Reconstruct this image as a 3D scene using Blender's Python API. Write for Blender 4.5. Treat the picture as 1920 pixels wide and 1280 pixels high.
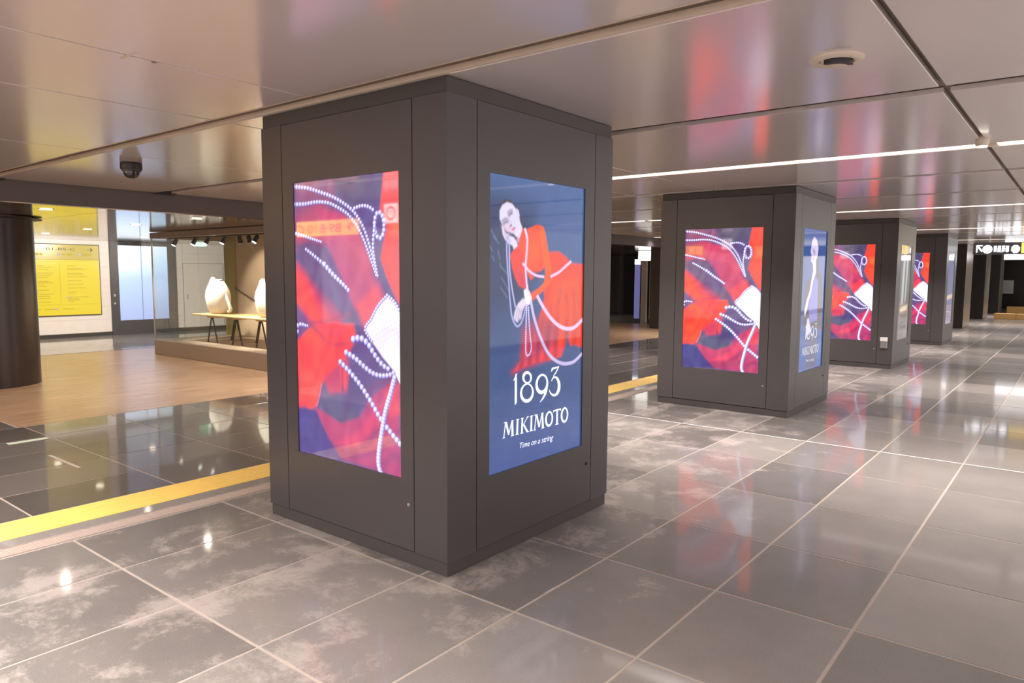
import bpy, bmesh, math, random
import numpy as np
from mathutils import Vector, Matrix
random.seed(7)
rng = np.random.default_rng(7)
scene = bpy.context.scene
for o in list(bpy.data.objects):
    bpy.data.objects.remove(o)

# ------------------------------------------------------------------ camera, world, lights
H = 2.6                     # main ceiling height
LOW = 2.355                  # lower ceiling beyond the beam
CAMH, YAW, PITCH, ROLL, FPX = 1.6126, 0.6712, 0.0941, 0.0063, 1350.5
cam_data = bpy.data.cameras.new('camera')
cam = bpy.data.objects.new('camera', cam_data)
scene.collection.objects.link(cam)
cam_data.sensor_width = 36.0
cam_data.lens = FPX / 1920 * 36.0
cam_data.clip_start = 0.05
cam_data.clip_end = 200
cy_, sy_ = math.cos(YAW), math.sin(YAW)
fw = Vector((-sy_ * math.cos(PITCH), cy_ * math.cos(PITCH), -math.sin(PITCH)))
rt = Vector((cy_, sy_, 0))
up = rt.cross(fw)
r2 = math.cos(ROLL) * rt + math.sin(ROLL) * up
u2 = math.cos(ROLL) * up - math.sin(ROLL) * rt
cam.matrix_world = Matrix(((r2.x, u2.x, -fw.x, 0), (r2.y, u2.y, -fw.y, 0), (r2.z, u2.z, -fw.z, CAMH), (0, 0, 0, 1)))
scene.camera = cam

scene.view_settings.view_transform = 'Standard'
scene.view_settings.look = 'None'
scene.view_settings.gamma = 1.0
scene.view_settings.use_curve_mapping = False
scene.view_settings.exposure = 0.1
scene.cycles.max_bounces = 10
scene.cycles.diffuse_bounces = 5
scene.cycles.glossy_bounces = 5
scene.cycles.transparent_max_bounces = 12
scene.cycles.sample_clamp_indirect = 6.0
scene.cycles.caustics_reflective = False
scene.cycles.caustics_refractive = False
scene.cycles.blur_glossy = 0.3

world = bpy.data.worlds.new('world')
scene.world = world
world.use_nodes = True
world.node_tree.nodes['Background'].inputs[0].default_value = (1.0, 0.95, 0.91, 1)
world.node_tree.nodes['Background'].inputs[1].default_value = 1.6

STRIP_Y = [-5.0, 0.2] + [6.59 + 5.556 * k for k in range(6)]


def area_lamp(name, loc, size, size_y, power, color, spread=180):
    d = bpy.data.lights.new(name, 'AREA')
    d.shape = 'RECTANGLE'
    d.size, d.size_y = size, size_y
    d.energy, d.color = power, color
    d.spread = math.radians(spread)
    o = bpy.data.objects.new(name, d)
    o.location = loc
    scene.collection.objects.link(o)
    return o


def spot_lamp(name, loc, target, power, color, angle=70, blend=0.6, radius=0.04):
    d = bpy.data.lights.new(name, 'SPOT')
    d.energy, d.color = power, color
    d.spot_size, d.spot_blend, d.shadow_soft_size = math.radians(angle), blend, radius
    o = bpy.data.objects.new(name, d)
    o.location = loc
    o.rotation_euler = (Vector(target) - Vector(loc)).to_track_quat('-Z', 'Y').to_euler()
    scene.collection.objects.link(o)
    return o


for sy in STRIP_Y:
    area_lamp('strip_lamp', (-2.9, sy, H - 0.012), 12.6, 0.18, 430 if sy == 0.2 else 310, (1.0, 0.95, 0.91), 122)
DOWNLIGHTS = [(-9.95, 3.41), (-16.4, 5.59), (-14.08, 5.47), (-11.97, 5.37), (-16.2, 7.43), (-9.85, 5.26),
              (-11.9, 9.6), (-11.9, 13.6), (-12.4, 17.4), (-14.0, 10.5), (-14.2, 15.0), (-14.6, 22.3)]
for x, y in DOWNLIGHTS:
    spot_lamp('downlight_lamp', (x, y, LOW - 0.03), (x, y, 0), 92, (1.0, 0.88, 0.76), 150, 0.7, 0.035)
for x, y in ((-16.4, 5.59), (-16.2, 7.43), (-14.0, 10.5)):
    # extra spots added at these fittings only to brighten the white wall
    spot_lamp('wall_fill_lamp', (x, y, LOW - 0.03), (-19.2, y + 0.2, 1.0), 215 if y < 9 else 480, (1.0, 0.92, 0.82), 120, 0.8, 0.06)
SPOTS = [(-13.72, 6.9, 2.15), (-13.0, 6.9, 2.15), (-11.98, 6.9, 2.15), (-11.52, 6.9, 2.2), (-11.23, 6.9, 2.2), (-10.97, 6.9, 2.15), (-12.54, 6.9, 2.2)]


# ------------------------------------------------------------------ helpers
def s2l(c):
    c = np.asarray(c, float) / 255.0
    return np.where(c <= 0.04045, c / 12.92, ((c + 0.055) / 1.055) ** 2.4)


def rgb(r, g, b):
    return tuple(float(v) for v in s2l((r, g, b))) + (1.0,)


class NT:
    def __init__(self, name):
        self.m = bpy.data.materials.new(name)
        self.m.use_nodes = True
        self.t = self.m.node_tree
        self.b = self.t.nodes['Principled BSDF']

    def n(self, kind, **kw):
        nd = self.t.nodes.new(kind)
        for k, v in kw.items():
            if k.startswith('_'):
                setattr(nd, k[1:], v)
            else:
                nd.inputs[k.replace('__', ' ')].default_value = v
        return nd

    def l(self, a, b):
        self.t.links.new(a, b)

    def set(self, **kw):
        for k, v in kw.items():
            self.b.inputs[k.replace('__', ' ')].default_value = v
        return self


def mat(name, col, rough=0.5, metal=0.0, spec=0.5, bump=0.0, bscale=200.0, var=0.06, vscale=6.0):
    """Plain painted / coated surface with slight procedural mottling."""
    t = NT(name)
    t.set(Roughness=rough, Metallic=metal)
    t.b.inputs['Specular IOR Level'].default_value = spec
    geo = t.n('ShaderNodeNewGeometry')
    nz = t.n('ShaderNodeTexNoise', Scale=vscale, Detail=4.0)
    t.l(geo.outputs['Position'], nz.inputs['Vector'])
    mx = t.n('ShaderNodeMix', _data_type='RGBA')
    c = np.array(col[:3])
    mx.inputs[6].default_value = tuple(np.clip(c * (1 - var), 0, 1)) + (1,)
    mx.inputs[7].default_value = tuple(np.clip(c * (1 + var), 0, 1)) + (1,)
    t.l(nz.outputs['Fac'], mx.inputs[0])
    t.l(mx.outputs[2], t.b.inputs['Base Color'])
    if bump:
        n2 = t.n('ShaderNodeTexNoise', Scale=bscale, Detail=2.0)
        t.l(geo.outputs['Position'], n2.inputs['Vector'])
        bp = t.n('ShaderNodeBump', Strength=bump, Distance=0.002)
        t.l(n2.outputs['Fac'], bp.inputs['Height'])
        t.l(bp.outputs['Normal'], t.b.inputs['Normal'])
    return t.m


def emis(name, col, strength, rough=0.3):
    t = NT(name)
    t.set(Roughness=rough)
    t.b.inputs['Base Color'].default_value = (0.6, 0.6, 0.6, 1)
    t.b.inputs['Emission Color'].default_value = col
    t.b.inputs['Emission Strength'].default_value = strength
    return t.m


def glass(name, col=(0.95, 0.97, 0.96, 1), alpha=0.07, rough=0.02):
    """Thin clear sheet: mostly see-through with a mirror-like coat."""
    t = NT(name)
    out = t.t.nodes['Material Output']
    tr = t.n('ShaderNodeBsdfTransparent')
    tr.inputs[0].default_value = col
    gl = t.n('ShaderNodeBsdfGlossy')
    gl.inputs['Roughness'].default_value = rough
    lw = t.n('ShaderNodeLayerWeight')
    lw.inputs['Blend'].default_value = 0.5
    pw = t.n('ShaderNodeMath', _operation='POWER')
    pw.inputs[1].default_value = 5.0
    t.l(lw.outputs['Facing'], pw.inputs[0])
    ad = t.n('ShaderNodeMath', _operation='MULTIPLY_ADD')
    ad.inputs[1].default_value = 0.7
    ad.inputs[2].default_value = alpha * 0.5
    t.l(pw.outputs[0], ad.inputs[0])
    mx = t.n('ShaderNodeMixShader')
    t.l(ad.outputs[0], mx.inputs[0])
    t.l(tr.outputs[0], mx.inputs[1])
    t.l(gl.outputs[0], mx.inputs[2])
    t.l(mx.outputs[0], out.inputs['Surface'])
    return t.m


def obj(name, me, parent=None, loc=None):
    o = bpy.data.objects.new(name, me)
    scene.collection.objects.link(o)
    if parent:
        o.parent = parent
    if loc:
        o.location = loc
    return o


def tag(o, label=None, cat=None, group=None, kind=None):
    if label:
        o['label'] = label
    if cat:
        o['category'] = cat
    if group:
        o['group'] = group
    if kind:
        o['kind'] = kind
    return o


def empty(name, loc, label=None, cat=None, group=None, kind=None, rz=0):
    o = bpy.data.objects.new(name, None)
    scene.collection.objects.link(o)
    o.location = loc
    o.rotation_euler = (0, 0, rz)
    o.empty_display_size = 0.1
    return tag(o, label, cat, group, kind)


class MB:
    """Collects shapes into one mesh."""

    def __init__(self):
        self.bm = bmesh.new()

    def box(self, x0, x1, y0, y1, z0, z1, bev=0.0):
        bm = self.bm
        v = [bm.verts.new(p) for p in ((x0, y0, z0), (x1, y0, z0), (x1, y1, z0), (x0, y1, z0), (x0, y0, z1), (x1, y0, z1), (x1, y1, z1), (x0, y1, z1))]
        f = [bm.faces.new([v[i] for i in q]) for q in ((3, 2, 1, 0), (4, 5, 6, 7), (0, 1, 5, 4), (1, 2, 6, 5), (2, 3, 7, 6), (3, 0, 4, 7))]
        if bev:
            es = {e for q in f for e in q.edges}
            bmesh.ops.bevel(bm, geom=list(es), offset=bev, segments=1, affect='EDGES', profile=0.5)
        return self

    def prism(self, pts, axis, a, b):
        """Polygon pts (2D) extruded along axis from a to b."""
        def P(u, v, w):
            return {'x': (w, u, v), 'y': (u, w, v), 'z': (u, v, w)}[axis]
        bm = self.bm
        lo = [bm.verts.new(P(u, v, a)) for u, v in pts]
        hi = [bm.verts.new(P(u, v, b)) for u, v in pts]
        n = len(pts)
        bm.faces.new(lo[::-1])
        bm.faces.new(hi)
        for i in range(n):
            bm.faces.new((lo[i], lo[(i + 1) % n], hi[(i + 1) % n], hi[i]))
        bmesh.ops.recalc_face_normals(bm, faces=bm.faces[:])
        return self

    def tube(self, p0, p1, r0, r1=None, seg=12, caps=True):
        r1 = r0 if r1 is None else r1
        p0, p1 = Vector(p0), Vector(p1)
        d = (p1 - p0).normalized()
        a = d.orthogonal().normalized()
        b = d.cross(a)
        bm = self.bm
        A = [bm.verts.new(p0 + (a * math.cos(t) + b * math.sin(t)) * r0) for t in [2 * math.pi * i / seg for i in range(seg)]]
        B = [bm.verts.new(p1 + (a * math.cos(t) + b * math.sin(t)) * r1) for t in [2 * math.pi * i / seg for i in range(seg)]]
        for i in range(seg):
            bm.faces.new((A[i], A[(i + 1) % seg], B[(i + 1) % seg], B[i]))
        if caps:
            bm.faces.new(A[::-1])
            bm.faces.new(B)
        return self

    def lathe(self, prof, cx=0, cy=0, seg=32):
        bm = self.bm
        rings = []
        for r, z in prof:
            rings.append([bm.verts.new((cx + r * math.cos(2 * math.pi * i / seg), cy + r * math.sin(2 * math.pi * i / seg), z)) for i in range(seg)])
        for a, b in zip(rings, rings[1:]):
            for i in range(seg):
                bm.faces.new((a[i], a[(i + 1) % seg], b[(i + 1) % seg], b[i]))
        bm.faces.new(rings[0][::-1])
        bm.faces.new(rings[-1])
        bmesh.ops.recalc_face_normals(bm, faces=bm.faces[:])
        return self

    def mesh(self, name, m, smooth=False):
        me = bpy.data.meshes.new(name)
        self.bm.to_mesh(me)
        self.bm.free()
        if m:
            me.materials.append(m)
        if smooth:
            me.shade_smooth()
            me.set_sharp_from_angle(angle=math.radians(40))
        return me

    def build(self, name, m, parent=None, loc=None, smooth=False):
        return obj(name, self.mesh(name, m, smooth), parent, loc)


def B(name, x0, x1, y0, y1, z0, z1, m, parent=None, bev=0.0):
    return MB().box(x0, x1, y0, y1, z0, z1, bev).build(name, m, parent)


def copy_tree(o, parent=None):
    c = o.copy()
    scene.collection.objects.link(c)
    c.parent = parent
    for ch in list(o.children):
        copy_tree(ch, c)
    return c


# ------------------------------------------------------------------ materials
M_clad = mat('dark_cladding', rgb(84, 79, 81), rough=0.36, metal=0.35, spec=0.5, bump=0.06, bscale=420, var=0.07, vscale=3)
M_clad2 = mat('dark_plinth', rgb(72, 66, 66), rough=0.5, metal=0.1)
M_core = mat('black_core', rgb(20, 18, 18), rough=0.8)
M_ceil = mat('satin_ceiling', rgb(228, 219, 217), rough=0.17, metal=0.22, spec=1.0, bump=0.03, bscale=300, var=0.02, vscale=1.2)
M_slot = mat('slot_channel', rgb(116, 102, 92), rough=0.6)
M_slotlip = mat('slot_lip', rgb(214, 196, 178), rough=0.5)
M_led = emis('led_strip', (1.0, 0.90, 0.81, 1), 1.5)
M_beam = mat('beam_paint', rgb(100, 90, 90), rough=0.5, metal=0.2)
M_low = mat('polished_low_ceiling', rgb(160, 143, 131), rough=0.10, metal=0.85, var=0.02)
M_white = mat('white_wall', rgb(236, 226, 218), rough=0.35)
M_base = mat('dark_skirting', rgb(62, 56, 50), rough=0.4)
M_frame = mat('door_frame_grey', rgb(76, 72, 72), rough=0.4, metal=0.2)
M_steel = mat('brushed_steel', rgb(190, 188, 184), rough=0.3, metal=0.9)
M_black = mat('black_plastic', rgb(40, 37, 36), rough=0.45)
M_column = mat('column_dark', rgb(68, 60, 57), rough=0.28, metal=0.4, var=0.05)
M_cream = mat('cream_plastic', rgb(226, 210, 192), rough=0.5)
M_beige = mat('beige_board', rgb(206, 178, 150), rough=0.7)
M_olive = mat('olive_trim', rgb(168, 146, 88), rough=0.5)
M_plat = mat('grey_brown_platform', rgb(142, 122, 104), rough=0.55)
M_plywood = mat('table_plywood', rgb(226, 182, 122), rough=0.45, var=0.1, vscale=10)
M_leg = mat('dark_trestle', rgb(66, 58, 46), rough=0.5)
M_fabric = mat('white_fabric', rgb(250, 246, 236), rough=0.8, var=0.02)
M_glass = glass('showcase_glass')
M_far = mat('far_dark_wall', rgb(44, 40, 38), rough=0.3, metal=0.3)
M_paper = mat('white_paper', rgb(220, 216, 212), rough=0.6)
M_step = mat('pale_orange_step', rgb(236, 190, 120), rough=0.5)
M_glow = emis('photoluminescent', rgb(196, 214, 120), 0.25)
M_warmbulb = emis('warm_bulb', (1.0, 0.86, 0.64, 1), 9.0)
M_whitebulb = emis('white_bulb', (1.0, 0.95, 0.86, 1), 7.0)
M_lightbox = emis('lightbox_face', (1.0, 1.0, 0.94, 1), 3.2)
M_signwhite = emis('sign_white', (0.95, 0.96, 1.0, 1), 4.0)
M_signyellow = emis('sign_yellow', rgb(255, 208, 40), 1.6)
M_signdark = mat('sign_housing', rgb(96, 90, 96), rough=0.3)
M_exitgreen = emis('exit_green', rgb(40, 214, 130), 1.4)
M_ink = mat('dark_ink', rgb(96, 92, 56), rough=0.6)
M_inkgrey = mat('grey_ink', rgb(196, 190, 176), rough=0.6)
M_red = emis('sign_red', rgb(230, 40, 50), 1.2)


def mat_granite(name, dark, light, rough, stain, coat=0.6, crough=0.07):
    t = NT(name)
    geo = t.n('ShaderNodeNewGeometry')
    info = t.n('ShaderNodeObjectInfo')
    sp = t.n('ShaderNodeTexNoise', Scale=150.0, Detail=4.0, Roughness=0.8)
    t.l(geo.outputs['Position'], sp.inputs['Vector'])
    big = t.n('ShaderNodeTexNoise', Scale=1.6, Detail=6.0, Roughness=0.62)
    t.l(geo.outputs['Position'], big.inputs['Vector'])
    # tile tone = per tile random + mottling + speckle
    a = t.n('ShaderNodeMath', _operation='MULTIPLY_ADD')
    t.l(info.outputs['Random'], a.inputs[0])
    a.inputs[1].default_value, a.inputs[2].default_value = 0.46, -0.16
    b = t.n('ShaderNodeMath', _operation='MULTIPLY_ADD')
    t.l(big.outputs['Fac'], b.inputs[0])
    b.inputs[1].default_value = 0.45
    t.l(a.outputs[0], b.inputs[2])
    c = t.n('ShaderNodeMath', _operation='MULTIPLY_ADD')
    t.l(sp.outputs['Fac'], c.inputs[0])
    c.inputs[1].default_value = 0.75
    t.l(b.outputs[0], c.inputs[2])
    rp = t.n('ShaderNodeMapRange')
    rp.inputs['From Min'].default_value, rp.inputs['From Max'].default_value = 0.22, 1.08
    t.l(c.outputs[0], rp.inputs['Value'])
    mx = t.n('ShaderNodeMix', _data_type='RGBA')
    mx.inputs[6].default_value, mx.inputs[7].default_value = dark, light
    t.l(rp.outputs[0], mx.inputs[0])
    col = mx.outputs[2]
    rou = None
    if stain:
        # chalky lime bloom that creeps out of the joints around the pillar row
        sx = t.n('ShaderNodeSeparateXYZ')
        t.l(geo.outputs['Position'], sx.inputs[0])
        d = t.n('ShaderNodeMath', _operation='ADD')
        d.inputs[1].default_value = 3.35
        t.l(sx.outputs['X'], d.inputs[0])
        ab = t.n('ShaderNodeMath', _operation='ABSOLUTE')
        t.l(d.outputs[0], ab.inputs[0])
        near = t.n('ShaderNodeMapRange')
        near.inputs['From Min'].default_value, near.inputs['From Max'].default_value = 0.7, 2.3
        near.inputs['To Min'].default_value, near.inputs['To Max'].default_value = 0.135, -0.03
        t.l(ab.outputs[0], near.inputs['Value'])
        n1 = t.n('ShaderNodeTexNoise', Scale=2.6, Detail=9.0, Roughness=0.72, Distortion=0.3)
        t.l(geo.outputs['Position'], n1.inputs['Vector'])
        n2 = t.n('ShaderNodeTexNoise', Scale=46.0, Detail=4.0, Roughness=0.8)
        t.l(geo.outputs['Position'], n2.inputs['Vector'])
        s = t.n('ShaderNodeMath', _operation='ADD')
        t.l(n1.outputs['Fac'], s.inputs[0])
        t.l(near.outputs[0], s.inputs[1])
        s2 = t.n('ShaderNodeMath', _operation='MULTIPLY_ADD')
        t.l(n2.outputs['Fac'], s2.inputs[0])
        s2.inputs[1].default_value = 0.20
        t.l(s.outputs[0], s2.inputs[2])
        mk = t.n('ShaderNodeMapRange')
        mk.inputs['From Min'].default_value, mk.inputs['From Max'].default_value = 0.725, 0.84
        mk.inputs['To Max'].default_value = 0.42
        t.l(s2.outputs[0], mk.inputs['Value'])
        m2 = t.n('ShaderNodeMix', _data_type='RGBA')
        m2.inputs[7].default_value = rgb(198, 184, 176)
        t.l(mk.outputs[0], m2.inputs[0])
        t.l(col, m2.inputs[6])
        col = m2.outputs[2]
        rr = t.n('ShaderNodeMapRange')
        rr.inputs['To Min'].default_value, rr.inputs['To Max'].default_value = rough, 0.7
        t.l(mk.outputs[0], rr.inputs['Value'])
        rou = rr.outputs[0]
    t.l(col, t.b.inputs['Base Color'])
    if rou:
        t.l(rou, t.b.inputs['Roughness'])
    else:
        t.set(Roughness=rough)
    t.b.inputs['Coat Weight'].default_value = coat
    t.b.inputs['Coat Roughness'].default_value = crough
    t.b.inputs['Coat IOR'].default_value = 1.5
    t.b.inputs['Specular IOR Level'].default_value = 0.3
    if stain:
        cw = t.n('ShaderNodeMapRange')
        cw.inputs['To Min'].default_value, cw.inputs['To Max'].default_value = coat, coat * 0.35
        t.l(mk.outputs[0], cw.inputs['Value'])
        t.l(cw.outputs[0], t.b.inputs['Coat Weight'])
    bp = t.n('ShaderNodeBump', Strength=0.10, Distance=0.0008)
    t.l(sp.outputs['Fac'], bp.inputs['Height'])
    t.l(bp.outputs['Normal'], t.b.inputs['Normal'])
    return t.m


M_tile = mat_granite('granite_tile', rgb(80, 76, 74), rgb(154, 146, 141), 0.5, True)
M_tile2 = mat_granite('polished_granite', rgb(62, 56, 53), rgb(116, 106, 100), 0.4, False, 0.8, 0.05)
M_tile3 = mat_granite('grey_polished_floor', rgb(118, 112, 106), rgb(176, 168, 160), 0.4, False, 0.9, 0.06)
M_grout = mat('grout', rgb(172, 157, 147), rough=0.8, var=0.12, vscale=14)
M_metalstrip = mat('grating_metal', rgb(186, 168, 158), rough=0.5, metal=0.2)


def mat_wood():
    t = NT('wood_planks')
    geo = t.n('ShaderNodeNewGeometry')
    mp = t.n('ShaderNodeMapping')
    mp.inputs['Scale'].default_value = (9.0, 0.7, 1.0)
    t.l(geo.outputs['Position'], mp.inputs['Vector'])
    nz = t.n('ShaderNodeTexNoise', Scale=2.2, Detail=5.0)
    t.l(mp.outputs[0], nz.inputs['Vector'])
    rp = t.n('ShaderNodeValToRGB')
    rp.color_ramp.elements[0].position, rp.color_ramp.elements[1].position = 0.3, 0.72
    rp.color_ramp.elements[0].color = rgb(158, 122, 92)
    rp.color_ramp.elements[1].color = rgb(206, 172, 140)
    t.l(nz.outputs['Fac'], rp.inputs[0])
    t.l(rp.outputs[0], t.b.inputs['Base Color'])
    t.set(Roughness=0.28)
    return t.m


M_wood = mat_wood()
M_yellow = mat('yellow_tactile', rgb(252, 208, 108), rough=0.55, var=0.05)

# ------------------------------------------------------------------ floor
floor = B('floor', -40, 5, -9, 46, -0.12, -0.0022, M_grout)
tag(floor, kind='structure')
PX, X0 = 0.6555, -0.735
ROWS0 = [1.652, 2.607, 3.448, 4.28, 5.235, 6.225]
PER = 5.556
ylines = sorted(r + PER * k for k in range(-2, 9) for r in ROWS0)
xl_main = [X0 + PX * k for k in range(-6, 8)]
G = 0.007


def tile_mesh(cache, w, d, m):
    key = (round(w, 3), round(d, 3), m.name)
    if key not in cache:
        b = 0.0016
        mb = MB()
        bm = mb.bm
        o = [bm.verts.new(p) for p in ((0, 0, -0.012), (w, 0, -0.012), (w, d, -0.012), (0, d, -0.012))]
        q = [bm.verts.new(p) for p in ((0, 0, -b), (w, 0, -b), (w, d, -b), (0, d, -b))]
        i = [bm.verts.new(p) for p in ((b, b, 0), (w - b, b, 0), (w - b, d - b, 0), (b, d - b, 0))]
        bm.faces.new(i)
        for k in range(4):
            n = (k + 1) % 4
            bm.faces.new((q[k], q[n], i[n], i[k]))
            bm.faces.new((o[k], o[n], q[n], q[k]))
        cache[key] = mb.mesh('tile', m)
    return cache[key]


cache = {}
spots = []      # (distance, x0, x1, y0, y1, material)
for xa, xb in zip(xl_main, xl_main[1:]):
    for ya, yb in zip(ylines, ylines[1:]):
        if yb > -1.5 and ya < 45:
            spots.append((xa, xb, ya, yb, M_tile))
xl_left = [-8.515, -7.87, -7.225, -6.58, -5.955, -5.345]
for j, (xa, xb) in enumerate(zip(xl_left, xl_left[1:])):
    off = (0, 0.32, 0, -0.28, 0)[j] * 0
    for ya, yb in zip(ylines, ylines[1:]):
        if yb > 0.2 and ya < 45:
            spots.append((xa, xb, ya + off, yb + off, M_tile2))
spots.append((-12.0, -8.515, -1.0, 2.55, M_tile2))


def seen(x, y):
    d = Vector((x, y, -CAMH))
    z = d.dot(fw)
    if z <= 0.1:
        return False
    px, py = 960 + FPX * d.dot(r2) / z, 640 - FPX * d.dot(u2) / z
    return -60 < px < 1980 and -50 < py < 1340


def hidden_by_pillar(x0, x1, y0, y1):
    # footprint fully under a pillar of the row
    for k in range(7):
        ya = 2.69 + PER * k
        if x0 > -4.18 and x1 < -2.56 and y0 > ya and y1 < ya + 1.62:
            return True
    return False


def vis(s):
    return any(seen(x, y) for x in (s[0], s[1], (s[0] + s[1]) / 2) for y in (s[2], s[3], (s[2] + s[3]) / 2)) and not hidden_by_pillar(*s[:4])


vs = [s for s in spots if vis(s)]
vs.sort(key=lambda s: math.hypot((s[0] + s[1]) / 2, (s[2] + s[3]) / 2))
rest = [s for s in spots if s not in vs[:285]]
for s in vs[:285]:
    w, d = s[1] - s[0] - 2 * G, s[3] - s[2] - 2 * G
    obj('tile', tile_mesh(cache, w, d, s[4]), floor, (s[0] + G, s[2] + G, 0))
for m_, nm in ((M_tile, 'distant_tiles'), (M_tile2, 'distant_dark_tiles')):
    mb = MB()
    for s in rest:
        if s[4] is m_:
            mb.box(s[0] + G, s[1] - G, s[2] + G, s[3] - G, -0.012, 0)
    tag(mb.build(nm, m_, floor), kind='stuff')
# narrow dark border between tactile strip and grating, and the ribbed drain grating
MB().box(-4.972, -4.842, -2, 45, -0.012, 0).build('border_strip', M_tile, floor)
mb = MB()
mb.box(-4.838, -4.684, -1, 9, -0.012, -0.0015)
mb.box(-4.838, -4.684, 9, 26, -0.012, 0.0)
y = 0.9
while y < 9:
    mb.box(-4.832, -4.69, y, y + 0.011, -0.004, 0.001)
    y += 0.02
mb.box(-4.838, -4.826, -1, 9, -0.004, 0.001)
mb.box(-4.696, -4.684, -1, 9, -0.004, 0.001)
tag(mb.build('drain_grating', M_metalstrip, floor), kind='stuff')
# wooden floor of the shop zone: staggered planks
mb = MB()
xw = -8.53
i = 0
while xw > -15.4:
    y = 2.56 - (i % 3) * 0.6
    while y < 21:
        ya, yb = max(y, 2.56), min(y + 1.8, 21)
        if yb > ya + 0.01:
            mb.box(xw - 0.1185, xw, ya + 0.0008, yb - 0.0008, -0.012, 0)
        y += 1.8
    xw -= 0.12
    i += 1
tag(mb.build('wood_planks', M_wood, floor), kind='stuff')
# grey polished floor beyond the wood
mb = MB()
for xa in np.arange(-19.2, -15.45, 0.94):
    for ya in np.arange(-1, 30, 0.94):
        mb.box(xa + 0.003, min(xa + 0.937, -15.42), ya + 0.003, ya + 0.937, -0.012, 0)
for xa in np.arange(-15.42, -8.7, 0.94):
    for ya in np.arange(21.02, 44, 0.94):
        mb.box(xa + 0.003, min(xa + 0.937, -8.53), ya + 0.003, ya + 0.937, -0.012, 0)
tag(mb.build('grey_floor_slabs', M_tile3, floor), kind='stuff')

# yellow tactile strip: one paver after another
strip = empty('tactile_strip', (-5.155, 0, 0), 'yellow ribbed tactile paving strip running along the dark tiled floor', 'tactile paving')
mb = MB()
mb.box(-0.178, 0.178, 0.002, 0.358, -0.012, 0.001)
for k in range(4):
    xc = -0.132 + k * 0.088
    mb.prism([(xc - 0.017, 0.001), (xc + 0.017, 0.001), (xc + 0.009, 0.006), (xc - 0.009, 0.006)], 'y', 0.014, 0.346)
pm = mb.mesh('tactile_paver', M_yellow)
y = 0.6
while y < 30:
    obj('tactile_paver', pm, strip, (0, y, 0))
    y += 0.36

# glowing floor marker and pale floor bar at the left
t = empty('floor_marker', (-7.765, 2.24, 0), 'pale green glowing strip set in the dark floor at left', 'floor marker')
MB().box(-0.04, 0.04, 0, 0.33, 0.0, 0.005, 0.002).build('glow_strip', M_glow, t)
MB().box(-0.046, 0.046, -0.006, 0.336, 0.0, 0.003).build('rim', M_steel, t)
t = empty('floor_bar', (-6.7, 2.33, 0), 'pale pinkish metal bar set in the floor left of the tactile strip', 'floor strip')
MB().box(-0.32, 0.32, -0.014, 0.014, 0.0, 0.003, 0.001).build('bar', M_metalstrip, t)

# ------------------------------------------------------------------ main ceiling
ceiling = B('ceiling', -9.36, 5, -9, 46, H + 0.032, H + 0.2, M_slot)
tag(ceiling, kind='structure')
SLOTS = [-6.9, -5.0, -3.1, -1.4, 0.2, 2.62] + [c + PER * k for k in range(8) for c in (4.50, 6.59, 8.176)]
SLOTS = sorted(s for s in SLOTS if s < 45)
xbreak = [-9.28, -6.5, -4.55, -3.52, -0.655, 2.2, 4.9]
SW = 0.075
cp = {}
for xa, xb in zip(xbreak, xbreak[1:]):
    ga = 0.016 if xa == -0.655 else 0.0075
    gb = 0.016 if xb == -0.655 else 0.0075
    for ya, yb in zip(SLOTS, SLOTS[1:]):
        la = 0.11 if any(abs(ya - q) < 0.01 for q in STRIP_Y) else SW
        lb = 0.11 if any(abs(yb - q) < 0.01 for q in STRIP_Y) else SW
        w, d = xb - xa - ga - gb, yb - ya - la - lb
        key = (round(w, 3), round(d, 3))
        if key not in cp:
            cp[key] = MB().box(0, w, 0, d, 0, 0.03, 0.003).mesh('ceiling_panel', M_ceil)
        obj('ceiling_panel', cp[key], ceiling, (xa + ga, ya + la, H))
# channel lips of the unlit slots (bright edge profile on the far side), and led panels in the lit ones
ledm = MB().box(0, 1, -0.095, 0.095, 0, 0.03, 0.004).mesh('led_panel', M_led)
for q in SLOTS:
    if any(abs(q - s) < 0.01 for s in STRIP_Y):
        continue
    if abs(q - 2.62) > 0.01:
        continue
    B('slot_lip', -9.28, 4.9, q + SW - 0.022, q + SW - 0.004, H + 0.002, H + 0.031, M_slotlip, ceiling)
    B('slot_lip', -9.28, 4.9, q - SW + 0.004, q - SW + 0.022, H + 0.002, H + 0.031, M_slotlip, ceiling)
n = 0
PLACE = {0: 'overhead, beyond the top of the frame', 1: 'nearest the camera, behind the front pillar', 2: 'second nearest, above the second pillar', 3: 'third nearest, crossing behind the third pillar', 4: 'fourth in the row of light strips', 5: 'last but one of the row', 6: 'last of the row, before the far wall'}
for k, q in enumerate(STRIP_Y[1:]):
    t = empty('strip_light', (0, q, H), 'long white recessed ceiling strip light, ' + PLACE[k], 'light', 'strip lights across the ceiling')
    for xa, xb in ((-9.2, -6.56), (-6.44, -0.72), (-0.59, 3.4)):
        o = obj('led_panel', ledm, t, (xa, 0, 0.002))
        o.scale = (xb - xa, 1, 1)
    MB().box(-9.24, 3.44, -0.108, -0.098, 0.0, 0.05).box(-9.24, 3.44, 0.098, 0.108, 0.0, 0.05).build('side_rail', M_slotlip, t)
# flush access hatch outline
B('access_hatch', -2.535, -1.3, 0.9, 2.01, H - 0.0008, H + 0.004, M_ceil, ceiling)
# small joint clips
MB().box(-3.60, -3.44, 1.565, 1.585, H - 0.0015, H).build('joint_clip', M_slotlip, ceiling)
MB().tube((-3.53, 1.70, H - 0.0015), (-3.53, 1.70, H), 0.012).build('screw_cap', M_beam, ceiling)

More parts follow.
